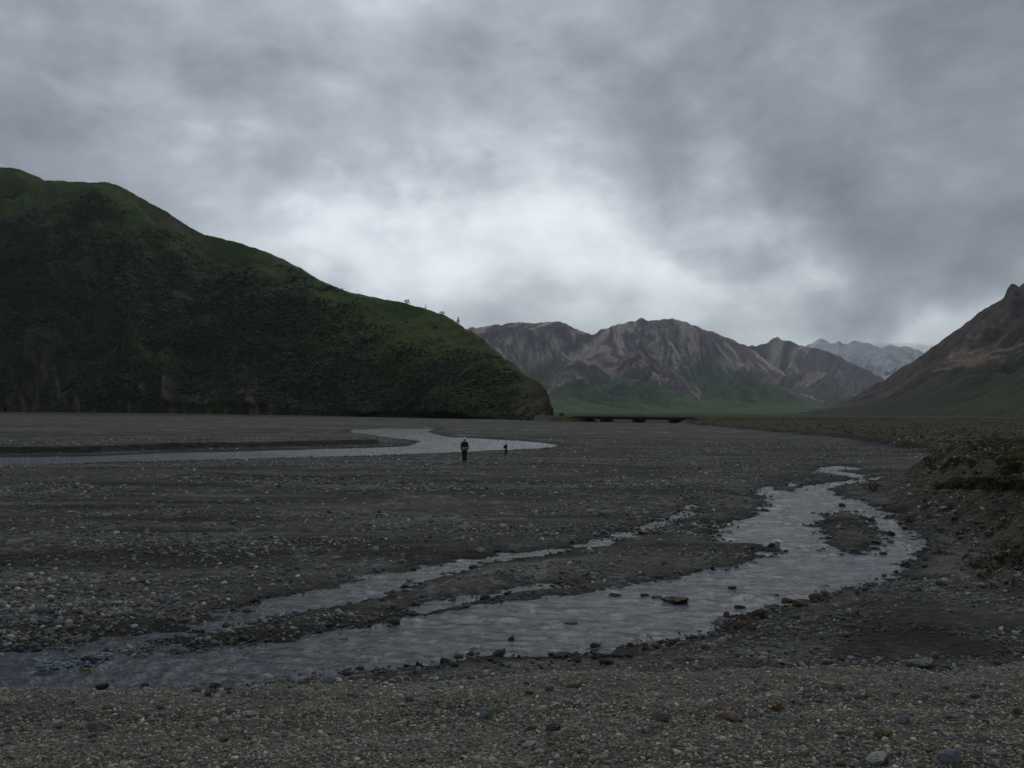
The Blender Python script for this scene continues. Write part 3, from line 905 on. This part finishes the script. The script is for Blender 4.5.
# scrub on the hill
def hill_scrub():
    rg = np.random.default_rng(12)
    n = 95000
    ci = rg.uniform(90, hX.shape[1] - 2, n); ti = rg.uniform(2, 205, n)
    i0 = ti.astype(int); j0 = ci.astype(int); fi = ti - i0; fj = ci - j0

    def s(A):
        return A[i0, j0] * (1 - fi) * (1 - fj) + A[i0 + 1, j0] * fi * (1 - fj) + A[i0, j0 + 1] * (1 - fi) * fj + A[i0 + 1, j0 + 1] * fi * fj
    P = np.stack([s(hX), s(hY), s(hZ)], 1)
    t = ti / 209.0
    u, v = project(P[:, 0], P[:, 1], P[:, 2])
    nz_ = fbm(P[:, 0] / 55, P[:, 1] / 55 + P[:, 2] / 30, 4, 90)
    line = np.interp(u, [0, 100, 180, 240, 320, 352, 372, 420, 520], [235, 240, 262, 285, 312, 325, 368, 385, 400])
    den = sstep(-60, 40, v - line + 55 * nz_)
    bare = np.exp(-(((u - 165) / 34) ** 2 + ((v - 357 - .25 * (u - 165)) / 8) ** 2))
    rk = s(rock)
    den = den * (1 - .9 * bare) * (1 - .92 * rk) * (1 - .93 * sstep(485, 540, u + 25 * nz_)) * sstep(-.75, -.1, nz_ + .4) + .012 * sstep(.9, .6, t)
    den = den * sstep(.95, .80, t)
    # fair density per unit of slope
    den = den * (.35 + .65 * sstep(-.45, .25, fbm(P[:, 0] / 38, P[:, 1] / 38 + P[:, 2] / 14, 4, 98)))
    k = rg.random(n) < den * .75
    P = P[k]; d = np.hypot(P[:, 0], P[:, 1])
    S = np.clip(rg.lognormal(np.log(.95), .42, len(P)), .4, 2.4) * np.clip(d / 560, .6, 1.3)
    tone = sstep(-.6, .7, fbm(P[:, 0] / 30, P[:, 1] / 30, 3, 91))[:, None]
    cols = np.array([.017, .028, .010]) * (1 - tone) + np.array([.028, .042, .014]) * tone
    pale = rg.random(len(P)) < .25
    cols[pale] = np.array([.026, .036, .018])
    pt = fbm(P[:, 0] / 70, P[:, 1] / 70 + P[:, 2] / 25, 3, 96)[:, None]
    cols = cols * (1 + .45 * np.clip(pt, -1, 1))
    lf = rg.random(len(P)) < .30
    V1, f1, C1 = leaf_clumps(P[lf], S[lf], cols[lf] * 1.05, 9, 13, .9)
    bv, bf = ico(2)
    Pb, Sb, Cb = P[~lf], S[~lf], cols[~lf]
    n = len(Pb)
    lump = 1 + .30 * rg.normal(size=(n, len(bv))) * .6
    sc = Sb[:, None] * np.stack([rg.uniform(.8, 1.3, n), rg.uniform(.8, 1.3, n), rg.uniform(.40, .65, n)], 1) * .66
    V2 = (bv[None] * lump[..., None] * sc[:, None, :] + Pb[:, None, :] + np.array([0, 0, .05])).reshape(-1, 3)
    f2 = (bf[None] + (np.arange(n) * len(bv))[:, None, None]).reshape(-1, 3)
    C2 = (Cb[:, None, :] * rg.uniform(.8, 1.25, (n, len(bv), 1))).reshape(-1, 3)
    me = new_mesh('hillside_scrub', np.concatenate([V2, V1]), [f2, f1 + len(V2)], LEAF, dict(albedo=np.concatenate([C2, C1])), smooth=True)
    link('hillside_scrub', me, kind='stuff', label='dense willow scrub covering the lower hillside')


hill_scrub()


def terrace_scrub():
    rg = np.random.default_rng(14)
    n = 42000
    r = np.exp(rg.uniform(np.log(60), np.log(255), n)); t = rg.uniform(R(9), R(46), n)
    X, Y = r * np.sin(t), r * np.cos(t)
    z, wet, veg, *_ = terrain(X, Y)
    k = (veg > .45) & (rg.random(n) < .60)
    P = np.stack([X, Y, z], 1)[k]
    S = np.clip(rg.lognormal(np.log(.075), .5, len(P)), .03, .30)
    tone = sstep(-.4, .6, fbm(P[:, 0] / 14, P[:, 1] / 9, 3, 92))[:, None]
    cols = np.array([.044, .044, .023]) * (1 - tone) + np.array([.072, .076, .034]) * tone
    V, f, C = leaf_clumps(P, S, cols, 9, 15, .8)
    me = new_mesh('terrace_scrub', V, f, LEAF, dict(albedo=C), smooth=False)
    link('terrace_scrub', me, kind='stuff', label='low dull green scrub on the terrace at the right')


terrace_scrub()


def blades(P, Hh, cols, seed, per=7):
    rg = np.random.default_rng(seed)
    n = len(P)
    a = rg.uniform(0, 6.283, (n, per)); lean = rg.uniform(.2, 1.2, (n, per)); hh = Hh[:, None] * rg.uniform(.6, 1.2, (n, per))
    b = P[:, None, :] + np.stack([rg.normal(size=(n, per)) * .05, rg.normal(size=(n, per)) * .05, 0 * a - .02], -1)
    w = .012 + .02 * hh
    t = np.stack([-np.sin(a), np.cos(a), 0 * a], -1) * w[..., None]
    mid = b + np.stack([np.cos(a) * lean * hh * .35, np.sin(a) * lean * hh * .35, hh * .6], -1)
    tip = b + np.stack([np.cos(a) * lean * hh, np.sin(a) * lean * hh, hh], -1)
    V = np.stack([b - t, b + t, mid + t * .7, mid - t * .7, tip], 2).reshape(-1, 3)
    k = np.arange(n * per)[:, None] * 5
    f4 = k + np.array([[0, 1, 2, 3]]); f3 = k + np.array([[3, 2, 4]])
    C = np.repeat((cols[:, None, :] * rg.uniform(.7, 1.3, (n, per, 1))).reshape(-1, 3), 5, 0)
    return V, [f4, f3], C


def grass():
    rg = np.random.default_rng(16)
    u = np.concatenate([rg.uniform(936, 1090, 2600), rg.uniform(925, 1090, 1500), rg.uniform(900, 1090, 700)])
    v = np.concatenate([rg.uniform(479, 489, 2600), rg.uniform(458, 474, 1500), rg.uniform(500, 585, 700)])
    X, Y, Z = hit(u, v)
    nn = fbm(X / 1.5, Y / 1.5, 3, 93) + np.where(np.arange(len(u)) < 2600, .5, 0)
    xb, yb, _r, _g = scatter(90000, 22, 75, seed=18)
    tb = terrain(xb, yb)
    kb = (tb[2] > .5) & (tb[3] > .4)
    X = np.concatenate([X, xb[kb]]); Y = np.concatenate([Y, yb[kb]]); Z = np.concatenate([Z, tb[0][kb]])
    nn = np.concatenate([nn, np.ones(kb.sum())])
    k = (nn > .02) & (X < 60) & (terrain(X, Y)[3] > .3)
    P = np.stack([X, Y, Z], 1)[k]
    cols = np.array([.072, .078, .032]) * rg.uniform(.55, 1.3, (len(P), 1))
    V, f, C = blades(P, rg.uniform(.05, .15, len(P)), cols, 17, 11)
    me = new_mesh('grass', V, f, LEAF, dict(albedo=C), smooth=False)
    link('grass', me, kind='stuff', label='yellow green grass on top of the eroded bank')


grass()
TWIG = mat_plain('twig_bark', (.05, .04, .03), .3, 20)


def tube(bm, pts, rad, seg=6):
    rings = []
    for i, p in enumerate(pts):
        p = Vector(p)
        d = (Vector(pts[min(i + 1, len(pts) - 1)]) - Vector(pts[max(i - 1, 0)])).normalized()
        a = d.orthogonal().normalized(); b = d.cross(a)
        r_ = rad[i] if isinstance(rad, (list, tuple)) else rad
        rings.append([bm.verts.new(p + (a * math.cos(k * 2 * math.pi / seg) + b * math.sin(k * 2 * math.pi / seg)) * r_) for k in range(seg)])
    for i in range(len(rings) - 1):
        for k in range(seg):
            bm.faces.new((rings[i][k], rings[i][(k + 1) % seg], rings[i + 1][(k + 1) % seg], rings[i + 1][k]))
    bm.faces.new(rings[0][::-1]); bm.faces.new(rings[-1])


def box(bm, c, s, rz=0.0, bev=0.0):
    r_ = bmesh.ops.create_cube(bm, size=1.0, matrix=Matrix.Translation(c) @ Matrix.Rotation(rz, 4, 'Z') @ Matrix.Diagonal((*s, 1)))
    if bev:
        es = list({e for v in r_['verts'] for e in v.link_edges})
        bmesh.ops.bevel(bm, geom=es, offset=bev, segments=2, affect='EDGES', profile=.6)


def bm_obj(name, bm, mat, parent=None, smooth=False, **props):
    me = bpy.data.meshes.new(name)
    bmesh.ops.recalc_face_normals(bm, faces=bm.faces)
    bm.to_mesh(me); bm.free(); me.materials.append(mat)
    for p in me.polygons:
        p.use_smooth = smooth
    return link(name, me, parent, **props)


def empty(name, loc, label, cat, group=None):
    o = link(name, None, label=label, category=cat)
    o.location = loc
    if group:
        o['group'] = group
    return o


def woody(name, loc, width, height, label, cat, seed, trunk_h=.25, col=(.030, .042, .018), n=60, conical=False, group=None):
    rg = np.random.default_rng(seed)
    root = empty(name, loc, label, cat, group)
    bm = bmesh.new()
    for k in range(4 if not conical else 1):
        a = k * 1.7 + seed
        sp = width * .28 * (0 if conical else 1)
        tube(bm, [(0, 0, -.1 * height), (math.cos(a) * sp * .4, math.sin(a) * sp * .4, height * .35), (math.cos(a) * sp, math.sin(a) * sp, height * .8)],
             [width * .035, width * .025, width * .008], 5)
    bm_obj('trunk' if cat == 'tree' else 'stems', bm, TWIG, root)
    t = rg.uniform(0, 1, n)
    if conical:
        rad = width * .5 * (1 - t) * rg.uniform(.3, 1, n); zc = height * (trunk_h + (1 - trunk_h) * t)
    else:
        rad = width * .5 * np.sqrt(rg.uniform(0, 1, n)) * np.sqrt(np.clip(1 - (t * .9) ** 2, 0, 1)); zc = height * (trunk_h + (1 - trunk_h) * t)
    a = rg.uniform(0, 6.283, n)
    P = np.stack([rad * np.cos(a), rad * np.sin(a), zc], 1)
    cols = np.array(col)[None] * rg.uniform(.7, 1.4, (n, 1))
    V, f, C = leaf_clumps(P, np.full(n, min(width, height) * .12), cols, 8, seed + 1, 1.0)
    me = new_mesh('crown', V, f, LEAF, dict(albedo=C), smooth=False)
    link('crown' if cat == 'tree' else 'foliage', me, root)
    return root


def crest_at(px):
    j = int(np.argmin(np.abs(hpx - px)))
    return hX[209, j], hY[209, j], hZ[209, j]


for px, wpx, hpx_, lbl, con, sd_, nm in [
    (407, 7, 4, 'dark rounded bush, leftmost on the skyline of the green hill', False, 301, 'skyline_bush'),
    (426, 2.2, 4, 'thin little tree on the hill skyline right of the rounded bush', True, 302, 'skyline_tree'),
    (442, 7, 3, 'low spreading bush on the skyline right of the thin little tree', False, 303, 'skyline_bush'),
    (458, 4.5, 6, 'small pointed tree on the rocky end of the hill skyline', True, 304, 'skyline_tree')]:
    x, y, z = crest_at(px)
    mp_ = y / F
    woody(nm, (x, y, z - .3), wpx * mp_, hpx_ * mp_ * 1.1, lbl, 'tree' if con else 'bush', sd_, conical=con, trunk_h=.15)
for (u, v, w, h, lbl, sd_) in [
    (873, 491, 20, 8, 'low green shrub on the gravel spit left of the eroded bank', 311),
    (911, 522, 15, 7, 'dark mossy shrub at the foot of the eroded bank by the water', 312),
    (562, 415, 7, 5, 'dark bush between the hill foot and the bridge', 313),
    (934, 470, 14, 5, 'dry dark shrub on the left shoulder of the eroded bank', 314)]:
    x, y, z = [q[0] for q in hit([u], [v])]
    mp_ = y / F
    woody('low_shrub', (x, y, z - .02), w * mp_, h * mp_, lbl, 'shrub', sd_, trunk_h=.05, n=90, col=(.040, .050, .018))

# ------------------------------------------------------------------ the road bridge
CONC = mat_plain('bridge_concrete', (.045, .043, .040), .3, 1.5)
STEEL = mat_plain('bridge_steel', (.016, .015, .014), .3, 1.0, .6)
RAIL = mat_plain('rail_steel', (.13, .13, .125), .2, 2.0, .5)
A = Vector((23.5, 283, 0)); B = Vector((54, 252, 0))
br = empty('road_bridge', ((A.x + B.x) / 2, (A.y + B.y) / 2, 0), 'low dark road bridge on piers crossing the gravel between hill and terrace', 'bridge')
Ld = (B - A).length + 3; ang = math.atan2(B.y - A.y, B.x - A.x)
br.rotation_euler = (0, 0, ang)
bm = bmesh.new(); box(bm, (0, 0, 1.83), (Ld, 7.0, .22), 0, .03); bm_obj('deck', bm, CONC, br)
for yy in (-2.6, 0, 2.6):
    bm = bmesh.new(); box(bm, (0, yy, 1.40), (Ld - .4, .34, .62), 0, .02); box(bm, (0, yy, 1.70), (Ld - .4, .55, .05)); bm_obj('girder', bm, STEEL, br)
for px in (-Ld * .25, Ld * .03, Ld * .32):
    bm = bmesh.new()
    box(bm, (px, 0, .95), (1.1, 6.4, .30), 0, .05)
    for yy in (-2.6, 0, 2.6):
        tube(bm, [(px, yy, -1.0), (px, yy, .82)], .42, 14)
    box(bm, (px, 0, .25), (.5, 4.9, 1.1), 0, .04)
    bm_obj('pier', bm, CONC, br)
for e in (-1, 1):
    bm = bmesh.new(); box(bm, (e * (Ld / 2 - .3), 0, .6), (1.4, 8.2, 2.0), 0, .05); box(bm, (e * (Ld / 2 + .9), 4.0, .5), (2.2, .4, 2.2), 0, .03); box(bm, (e * (Ld / 2 + .9), -4.0, .5), (2.2, .4, 2.2), 0, .03)
    bm_obj('abutment', bm, CONC, br)
for yy in (-3.35, 3.35):
    bm = bmesh.new()
    for k in range(16):
        box(bm, (-Ld / 2 + .5 + k * (Ld - 1) / 15, yy, 2.14), (.10, .10, .42))
    box(bm, (0, yy - .06 * (1 if yy < 0 else -1), 2.25), (Ld, .06, .16)); box(bm, (0, yy, 1.99), (Ld, .2, .12))
    bm_obj('guard_rail', bm, RAIL, br)


# ------------------------------------------------------------------ walkers
def skin(pts, edges, rad, sub=2):
    me = bpy.data.meshes.new('tmp')
    me.from_pydata([Vector(p) for p in pts], edges, [])
    o = bpy.data.objects.new('tmp', me); COL.objects.link(o)
    o.modifiers.new('s', 'SKIN')
    sv = me.skin_vertices[0].data
    for i, r_ in enumerate(rad):
        sv[i].radius = (r_, r_) if isinstance(r_, (int, float)) else r_
        sv[i].use_root = (i == 0)
    ss = o.modifiers.new('u', 'SUBSURF'); ss.levels = sub; ss.render_levels = sub
    bpy.context.view_layer.update()
    dg = bpy.context.evaluated_depsgraph_get()
    out = bpy.data.meshes.new_from_object(o.evaluated_get(dg))
    bpy.data.objects.remove(o); bpy.data.meshes.remove(me)
    for p in out.polygons:
        p.use_smooth = True
    return out


def part(name, me, mat, parent, **kw):
    me.materials.clear(); me.materials.append(mat); me.name = name
    return link(name, me, parent, **kw)


SKINM = mat_plain('skin_tone', (.36, .22, .16), .1, 8, .6, 0)
M_NAVY = mat_plain('navy_cloth', (.018, .020, .028), .3, 9)
M_BLACK = mat_plain('black_cloth', (.010, .010, .012), .3, 9)
M_ORANGE = mat_plain('orange_cloth', (.24, .075, .045), .25, 9)
M_HAT = mat_plain('pale_hat_cloth', (.62, .60, .58), .15, 9)
M_TROU = mat_plain('trouser_cloth', (.014, .016, .026), .3, 9)
M_BOOT = mat_plain('boot_leather', (.02, .016, .013), .3, 9)
M_PACK = mat_plain('pack_cloth', (.013, .014, .017), .3, 9)
M_HAIR = mat_plain('dark_hair', (.015, .011, .009), .3, 30)


def walker(loc, hgt_, rz, label, stride, hat, wrap, pack, lean):
    """figure faces -Y in its own space, built 1.75 m tall and scaled"""
    root = empty('person', loc, label, 'person')
    root.rotation_euler = (0, 0, rz)
    s = hgt_ / 1.75
    root.scale = (s, s, s)
    fl = lean
    hip = (0, 0, .93); ch = (0, -fl * .6, 1.28); nk = (0, -fl, 1.47); hd = (0, -fl - .02, 1.60); top = (0, -fl - .01, 1.70)
    L = {}
    for sgn in (-1, 1):
        st = stride * sgn
        L[sgn] = dict(hip=(.10 * sgn, 0, .90), kn=(.088 * sgn, -st * .5 - .04, .49), an=(.075 * sgn, -st + .03, .09), toe=(.09 * sgn, -st - .13, .045),
                      sh=(.19 * sgn, -fl * .9, 1.41), el=(.225 * sgn, -fl * .6 + st * .35 + .02, 1.13), wr=(.215 * sgn, -fl * .6 + st * .6 - .10, .89))
    # body, one continuous surface
    pts = [hip, ch, nk, hd, top]; ed = [(0, 1), (1, 2), (2, 3), (3, 4)]; rad = [(.135, .10), (.15, .10), .055, (.082, .10), (.07, .085)]
    for sgn in (-1, 1):
        d = L[sgn]; i = len(pts)
        pts += [d['hip'], d['kn'], d['an'], d['toe']]; rad += [.085, .058, .042, .035]; ed += [(0, i), (i, i + 1), (i + 1, i + 2), (i + 2, i + 3)]
        j = len(pts)
        pts += [d['sh'], d['el'], d['wr']]; rad += [.058, .042, .030]; ed += [(1, j), (j, j + 1), (j + 1, j + 2)]
        h = len(pts); wx, wy, wz = d['wr']
        pts += [(wx, wy - .02, wz - .075)]; rad += [(.034, .018)]; ed += [(j + 2, h)]
        for k in range(4):
            f = len(pts); o_ = (k - 1.5) * .018
            pts += [(wx + .004 * sgn, wy - .02 + o_, wz - .12), (wx - .004 * sgn, wy - .035 + o_, wz - .155 - .008 * (k in (1, 2)))]
            rad += [.0095, .008]; ed += [(h, f), (f, f + 1)]
        f = len(pts)
        pts += [(wx - .02 * sgn, wy - .055, wz - .07), (wx - .025 * sgn, wy - .065, wz - .105)]; rad += [.011, .009]; ed += [(j + 2, f), (f, f + 1)]
    body = part('body', skin(pts, ed, rad, 2), SKINM, root)
    # face and hair
    bm = bmesh.new()
    bmesh.ops.create_uvsphere(bm, u_segments=20, v_segments=14, radius=.105, matrix=Matrix.Translation((0, -fl + .005, 1.655)) @ Matrix.Diagonal((.88, 1.02, 1.0, 1)))
    bmesh.ops.delete(bm, geom=[v for v in bm.verts if v.co.y < -fl - .03 and v.co.z < 1.685 or v.co.z < 1.565], context='VERTS')
    bm_obj('hair', bm, M_HAIR, root, True)
    bm = bmesh.new()
    tube(bm, [(0, -fl - .10, 1.655), (0, -fl - .132, 1.625), (0, -fl - .11, 1.613)], [.008, .015, .009], 8)
    bm_obj('nose', bm, SKINM, root, True)
    # trousers
    pts = [(0, 0, .95), (0, 0, 1.02)]; ed = [(0, 1)]; rad = [(.165, .125), (.155, .115)]
    for sgn in (-1, 1):
        d = L[sgn]; i = len(pts)
        an = d['an']
        pts += [d['hip'], d['kn'], (an[0], an[1], .13)]; rad += [.115, .085, .072]; ed += [(0, i), (i, i + 1), (i + 1, i + 2)]
    part('trousers', skin(pts, ed, rad), M_TROU, root)
    # jacket
    pts = [(0, -fl * .2, 1.0), (0, -fl * .6, 1.28), (0, -fl * .9, 1.43), (0, -fl, 1.49)]; ed = [(0, 1), (1, 2), (2, 3)]; rad = [(.18, .135), (.20, .14), (.13, .10), .075]
    for sgn in (-1, 1):
        d = L[sgn]; i = len(pts)
        pts += [d['sh'], d['el'], (d['wr'][0], d['wr'][1], d['wr'][2] + .02)]; rad += [.082, .066, .052]; ed += [(2 if False else 1, i), (i, i + 1), (i + 1, i + 2)]
    part('jacket', skin(pts, ed, rad), M_NAVY, root)
    for sgn in (-1, 1):
        d = L[sgn]; an, toe = d['an'], d['toe']
        part('boot', skin([(an[0], an[1], .16), (an[0], an[1] + .02, .055), (toe[0], toe[1], .045)], [(0, 1), (1, 2)], [.058, .058, .046]), M_BOOT, root)
    if wrap:
        part('waist_wrap', skin([(0, 0, .86), (0, -fl * .1, .96), (0, -fl * .2, 1.06)], [(0, 1), (1, 2)], [(.20, .155), (.205, .155), (.195, .15)]), M_ORANGE, root)
    if hat:
        bm = bmesh.new()
        prof = [(.0, 1.795), (.06, 1.79), (.10, 1.765), (.112, 1.70), (.118, 1.69), (.19, 1.672), (.192, 1.666), (.11, 1.678)]
        seg = 24; rings = []
        for r_, z_ in prof:
            rings.append([bm.verts.new((r_ * math.cos(a * 2 * math.pi / seg), -fl - .01 + r_ * 1.05 * math.sin(a * 2 * math.pi / seg), z_)) for a in range(seg)])
        for a in range(len(rings) - 1):
            for b in range(seg):
                bm.faces.new((rings[a][b], rings[a][(b + 1) % seg], rings[a + 1][(b + 1) % seg], rings[a + 1][b]))
        bmesh.ops.remove_doubles(bm, verts=bm.verts, dist=1e-4)
        bm_obj('hat', bm, M_HAT, root, True)
    if pack:
        bm = bmesh.new()
        box(bm, (0, .19 - fl * .5, 1.25), (.34, .22, .50), 0, .07); box(bm, (0, .31 - fl * .4, 1.17), (.24, .09, .26), 0, .035)
        for sgn in (-1, 1):
            tube(bm, [(.11 * sgn, .12 - fl, 1.47), (.13 * sgn, -.05 - fl, 1.52), (.14 * sgn, -.16 - fl, 1.38), (.16 * sgn, .0 - fl * .4, 1.08)], .022, 6)
        bm_obj('backpack', bm, M_PACK, root, True)
    return root


x1, y1, z1 = [q[0] for q in hit([464.5], [463.0])]
walker((x1, y1, z1), 25.0 * y1 / F, R(176), 'taller walker in pale hat and dark jacket with orange layer at waist', .10, True, True, False, .02)
x2, y2, z2 = [q[0] for q in hit([505.8], [456.4])]
walker((x2, y2, z2), 13.3 * y2 / F, R(75), 'small dark clothed walker carrying a backpack close to the far river', .17, False, False, True, .07)

# ------------------------------------------------------------------ haze
def haze():
    bm = bmesh.new()
    x0, x1_, y0, y1_, z0, z1_ = -13000, 13000, -2500, 15500, -12, 1500
    box(bm, ((x0 + x1_) / 2, (y0 + y1_) / 2, (z0 + z1_) / 2), (x1_ - x0, y1_ - y0, z1_ - z0))
    m = bpy.data.materials.new('haze_air'); m.use_nodes = True
    t = m.node_tree; t.nodes.clear()
    out = t.nodes.new('ShaderNodeOutputMaterial'); pv = t.nodes.new('ShaderNodeVolumePrincipled')
    pv.inputs['Color'].default_value = (.80, .88, 1.0, 1); pv.inputs['Density'].default_value = HAZE; pv.inputs['Anisotropy'].default_value = .2
    t.links.new(pv.outputs[0], out.inputs['Volume'])
    bm_obj('haze', bm, m, None, kind='stuff', label='thin grey blue haze in the valley air')


HAZE = 5.2e-5
haze()


def low_cloud():
    v, f = ico(5)
    n = v / np.linalg.norm(v, axis=1, keepdims=True)
    d = 1 + .38 * fbm(n[:, 0] * 2.6 + 3, n[:, 1] * 2.2 + n[:, 2] * 1.7, 5, 95)
    c = on_ray(884, 349, 8300)
    p = v * d[:, None] * np.array([700, 420, 46]) + c
    m = bpy.data.materials.new('cloud_mist'); m.use_nodes = True
    t = m.node_tree; t.nodes.clear()
    out = t.nodes.new('ShaderNodeOutputMaterial'); pv = t.nodes.new('ShaderNodeVolumePrincipled')
    pv.inputs['Color'].default_value = (.95, .97, 1.0, 1); pv.inputs['Density'].default_value = .0010
    t.links.new(pv.outputs[0], out.inputs['Volume'])
    link('low_cloud', new_mesh('low_cloud', p, f, m), kind='stuff', label='pale mist hanging on the far snowy peaks')


def on_ray(px, py, dist):
    d = ray(px, py); d = d / d[1]
    return np.array([0, 0, CAMZ]) + d * dist


low_cloud()

# ------------------------------------------------------------------ sky and sun
SUN_EL, SUN_AZ = R(48), R(10)                         # azimuth from +Y, clockwise positive
world = bpy.data.worlds.new("World"); scene.world = world; world.use_nodes = True
T = world.node_tree
bg = T.nodes['Background']; bg.inputs['Strength'].default_value = 0.10


class WN(Mat):
    def __init__(s):
        s.t = T

    def coordless(s, scale):
        mp = s.n('ShaderNodeMapping'); mp.inputs['Scale'].default_value = scale; s.l(D_, mp.inputs['Vector']); return mp.outputs[0]


w = WN()
sky = w.n('ShaderNodeTexSky'); sky.sky_type = 'NISHITA'; sky.sun_disc = False; sky.sun_elevation = SUN_EL; sky.sun_rotation = SUN_AZ
sky.air_density = 1.0; sky.dust_density = 2.0
tc = w.n('ShaderNodeTexCoord'); D_ = tc.outputs['Generated']
sep = w.n('ShaderNodeSeparateXYZ'); w.l(D_, sep.inputs[0])
zz = w.math('ADD', w.math('MAXIMUM', sep.outputs[2], 0.0), .16)
cmb = w.n('ShaderNodeCombineXYZ'); w.l(w.math('DIVIDE', sep.outputs[0], zz), cmb.inputs[0]); w.l(w.math('DIVIDE', sep.outputs[1], zz), cmb.inputs[1])
P_ = cmb.outputs[0]
n_big = w.noise(P_, 1.0, 8, .55, .5)
n_mid = w.noise(w.coordless((1, 1, 1.7)), 3.6, 9, .58, .25)
n_fin = w.noise(w.coordless((1, 1, 1.9)), 9.5, 8, .56, .2)
# billowing: the cloud layout is pushed about by noise so its edges are ragged
wn = w.n('ShaderNodeTexNoise'); wn.inputs['Scale'].default_value = 5.0; wn.inputs['Detail'].default_value = 6; wn.inputs['Roughness'].default_value = .5; w.l(D_, wn.inputs['Vector'])
wv = w.n('ShaderNodeVectorMath', operation='SUBTRACT'); w.l(wn.outputs['Color'], wv.inputs[0]); wv.inputs[1].default_value = (.5, .5, .5)
ws = w.n('ShaderNodeVectorMath', operation='SCALE'); w.l(wv.outputs[0], ws.inputs[0]); ws.inputs['Scale'].default_value = .32
wa = w.n('ShaderNodeVectorMath', operation='ADD'); w.l(D_, wa.inputs[0]); w.l(ws.outputs[0], wa.inputs[1])
DW = wa.outputs[0]


def blob(px, py, width, amp):
    d = ray(px, py); d = d / np.linalg.norm(d)
    nd = w.n('ShaderNodeVectorMath', operation='DISTANCE'); w.l(DW, nd.inputs[0]); nd.inputs[1].default_value = tuple(d)
    q = w.math('MULTIPLY', nd.outputs['Value'], 1 / width)
    q = w.math('MULTIPLY', w.math('MULTIPLY', q, q), -1.0)
    return w.math('MULTIPLY', w.math('POWER', 2.71828, q), amp)


val = w.math('ADD', w.math('MULTIPLY', w.math('SUBTRACT', n_big, .5), .40), w.math('MULTIPLY', w.math('SUBTRACT', n_mid, .5), .85))
val = w.math('ADD', val, w.math('MULTIPLY', w.math('SUBTRACT', n_fin, .5), .50))
for b_ in [(455, 215, .09, .20), (550, 165, .06, .06), (570, 115, .05, .06), (340, 240, .09, .30), (240, 200, .07, .14), (160, 172, .05, .14), (420, 275, .10, .22), (570, 250, .09, .18), (660, 280, .09, .26), (740, 300, .07, .22), (850, 318, .07, .24), (950, 315, .06, .20), (1040, 330, .08, .15), (600, 310, .08, .12),
           (450, 15, .09, -.12), (520, 75, .06, -.03), (860, 320, .06, .18), (950, 322, .05, .18), (760, 298, .06, .16), (250, 125, .08, -.12), (620, 270, .10, .10), (330, 262, .06, .10), (680, 255, .06, .08),
           (850, 190, .16, -.15), (720, 170, .08, -.12), (650, 150, .05, -.06), (980, 50, .20, -.22), (300, 115, .10, -.10), (180, 130, .07, -.06), (430, 135, .06, -.16), (10, 30, .14, -.18), (660, 30, .12, -.10), (760, 245, .07, -.16), (880, 268, .07, -.20), (970, 270, .06, -.18), (700, 235, .05, -.10), (690, 325, .03, -.10), (640, 312, .025, -.06)]:
    val = w.math('ADD', val, blob(*b_))
for dx, dy, dz, wd, am in [(0, .25, .97, .62, -.34), (0, -.9, .44, .95, -.34), (-.95, .1, .3, .6, -.16), (.95, .1, .3, .6, -.16)]:  # unseen sky overhead, behind and beside, darkened to hold down the ground light
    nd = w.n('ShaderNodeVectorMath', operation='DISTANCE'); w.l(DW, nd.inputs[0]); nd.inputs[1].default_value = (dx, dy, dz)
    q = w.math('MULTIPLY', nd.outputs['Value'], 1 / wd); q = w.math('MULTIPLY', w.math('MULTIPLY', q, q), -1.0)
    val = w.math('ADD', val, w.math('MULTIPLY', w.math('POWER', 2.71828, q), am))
val = w.math('ADD', val, .44, True)
K = 16.3
cl = w.ramp(val, [(.0, (.100 * K, .115 * K, .131 * K)), (.22, (.176 * K, .199 * K, .224 * K)), (.45, (.298 * K, .330 * K, .362 * K)), (.63, (.44 * K, .478 * K, .513 * K)), (.80, (.60 * K, .645 * K, .685 * K)), (1.0, (.74 * K, .775 * K, .80 * K))])
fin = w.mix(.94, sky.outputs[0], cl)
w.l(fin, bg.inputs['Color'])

sd = bpy.data.lights.new('sun', 'SUN'); sd.energy = .6; sd.angle = R(30); sd.color = (1, .97, .92)
so = bpy.data.objects.new('sun', sd); COL.objects.link(so)
dirv = Vector((math.sin(SUN_AZ) * math.cos(SUN_EL), math.cos(SUN_AZ) * math.cos(SUN_EL), math.sin(SUN_EL)))
so.rotation_euler = dirv.to_track_quat('Z', 'Y').to_euler()
so.location = (0, 0, 60)

vs = scene.view_settings
scene.display_settings.display_device = 'sRGB'
vs.view_transform = 'Standard'; vs.look = 'None'; vs.exposure = 0.0; vs.gamma = 1.0; vs.use_curve_mapping = False
scene.render.engine = 'CYCLES'
scene.cycles.max_bounces = 5; scene.cycles.diffuse_bounces = 2; scene.cycles.glossy_bounces = 2; scene.cycles.volume_bounces = 0
scene.cycles.use_denoising = True
scene.cycles.sample_clamp_indirect = 4
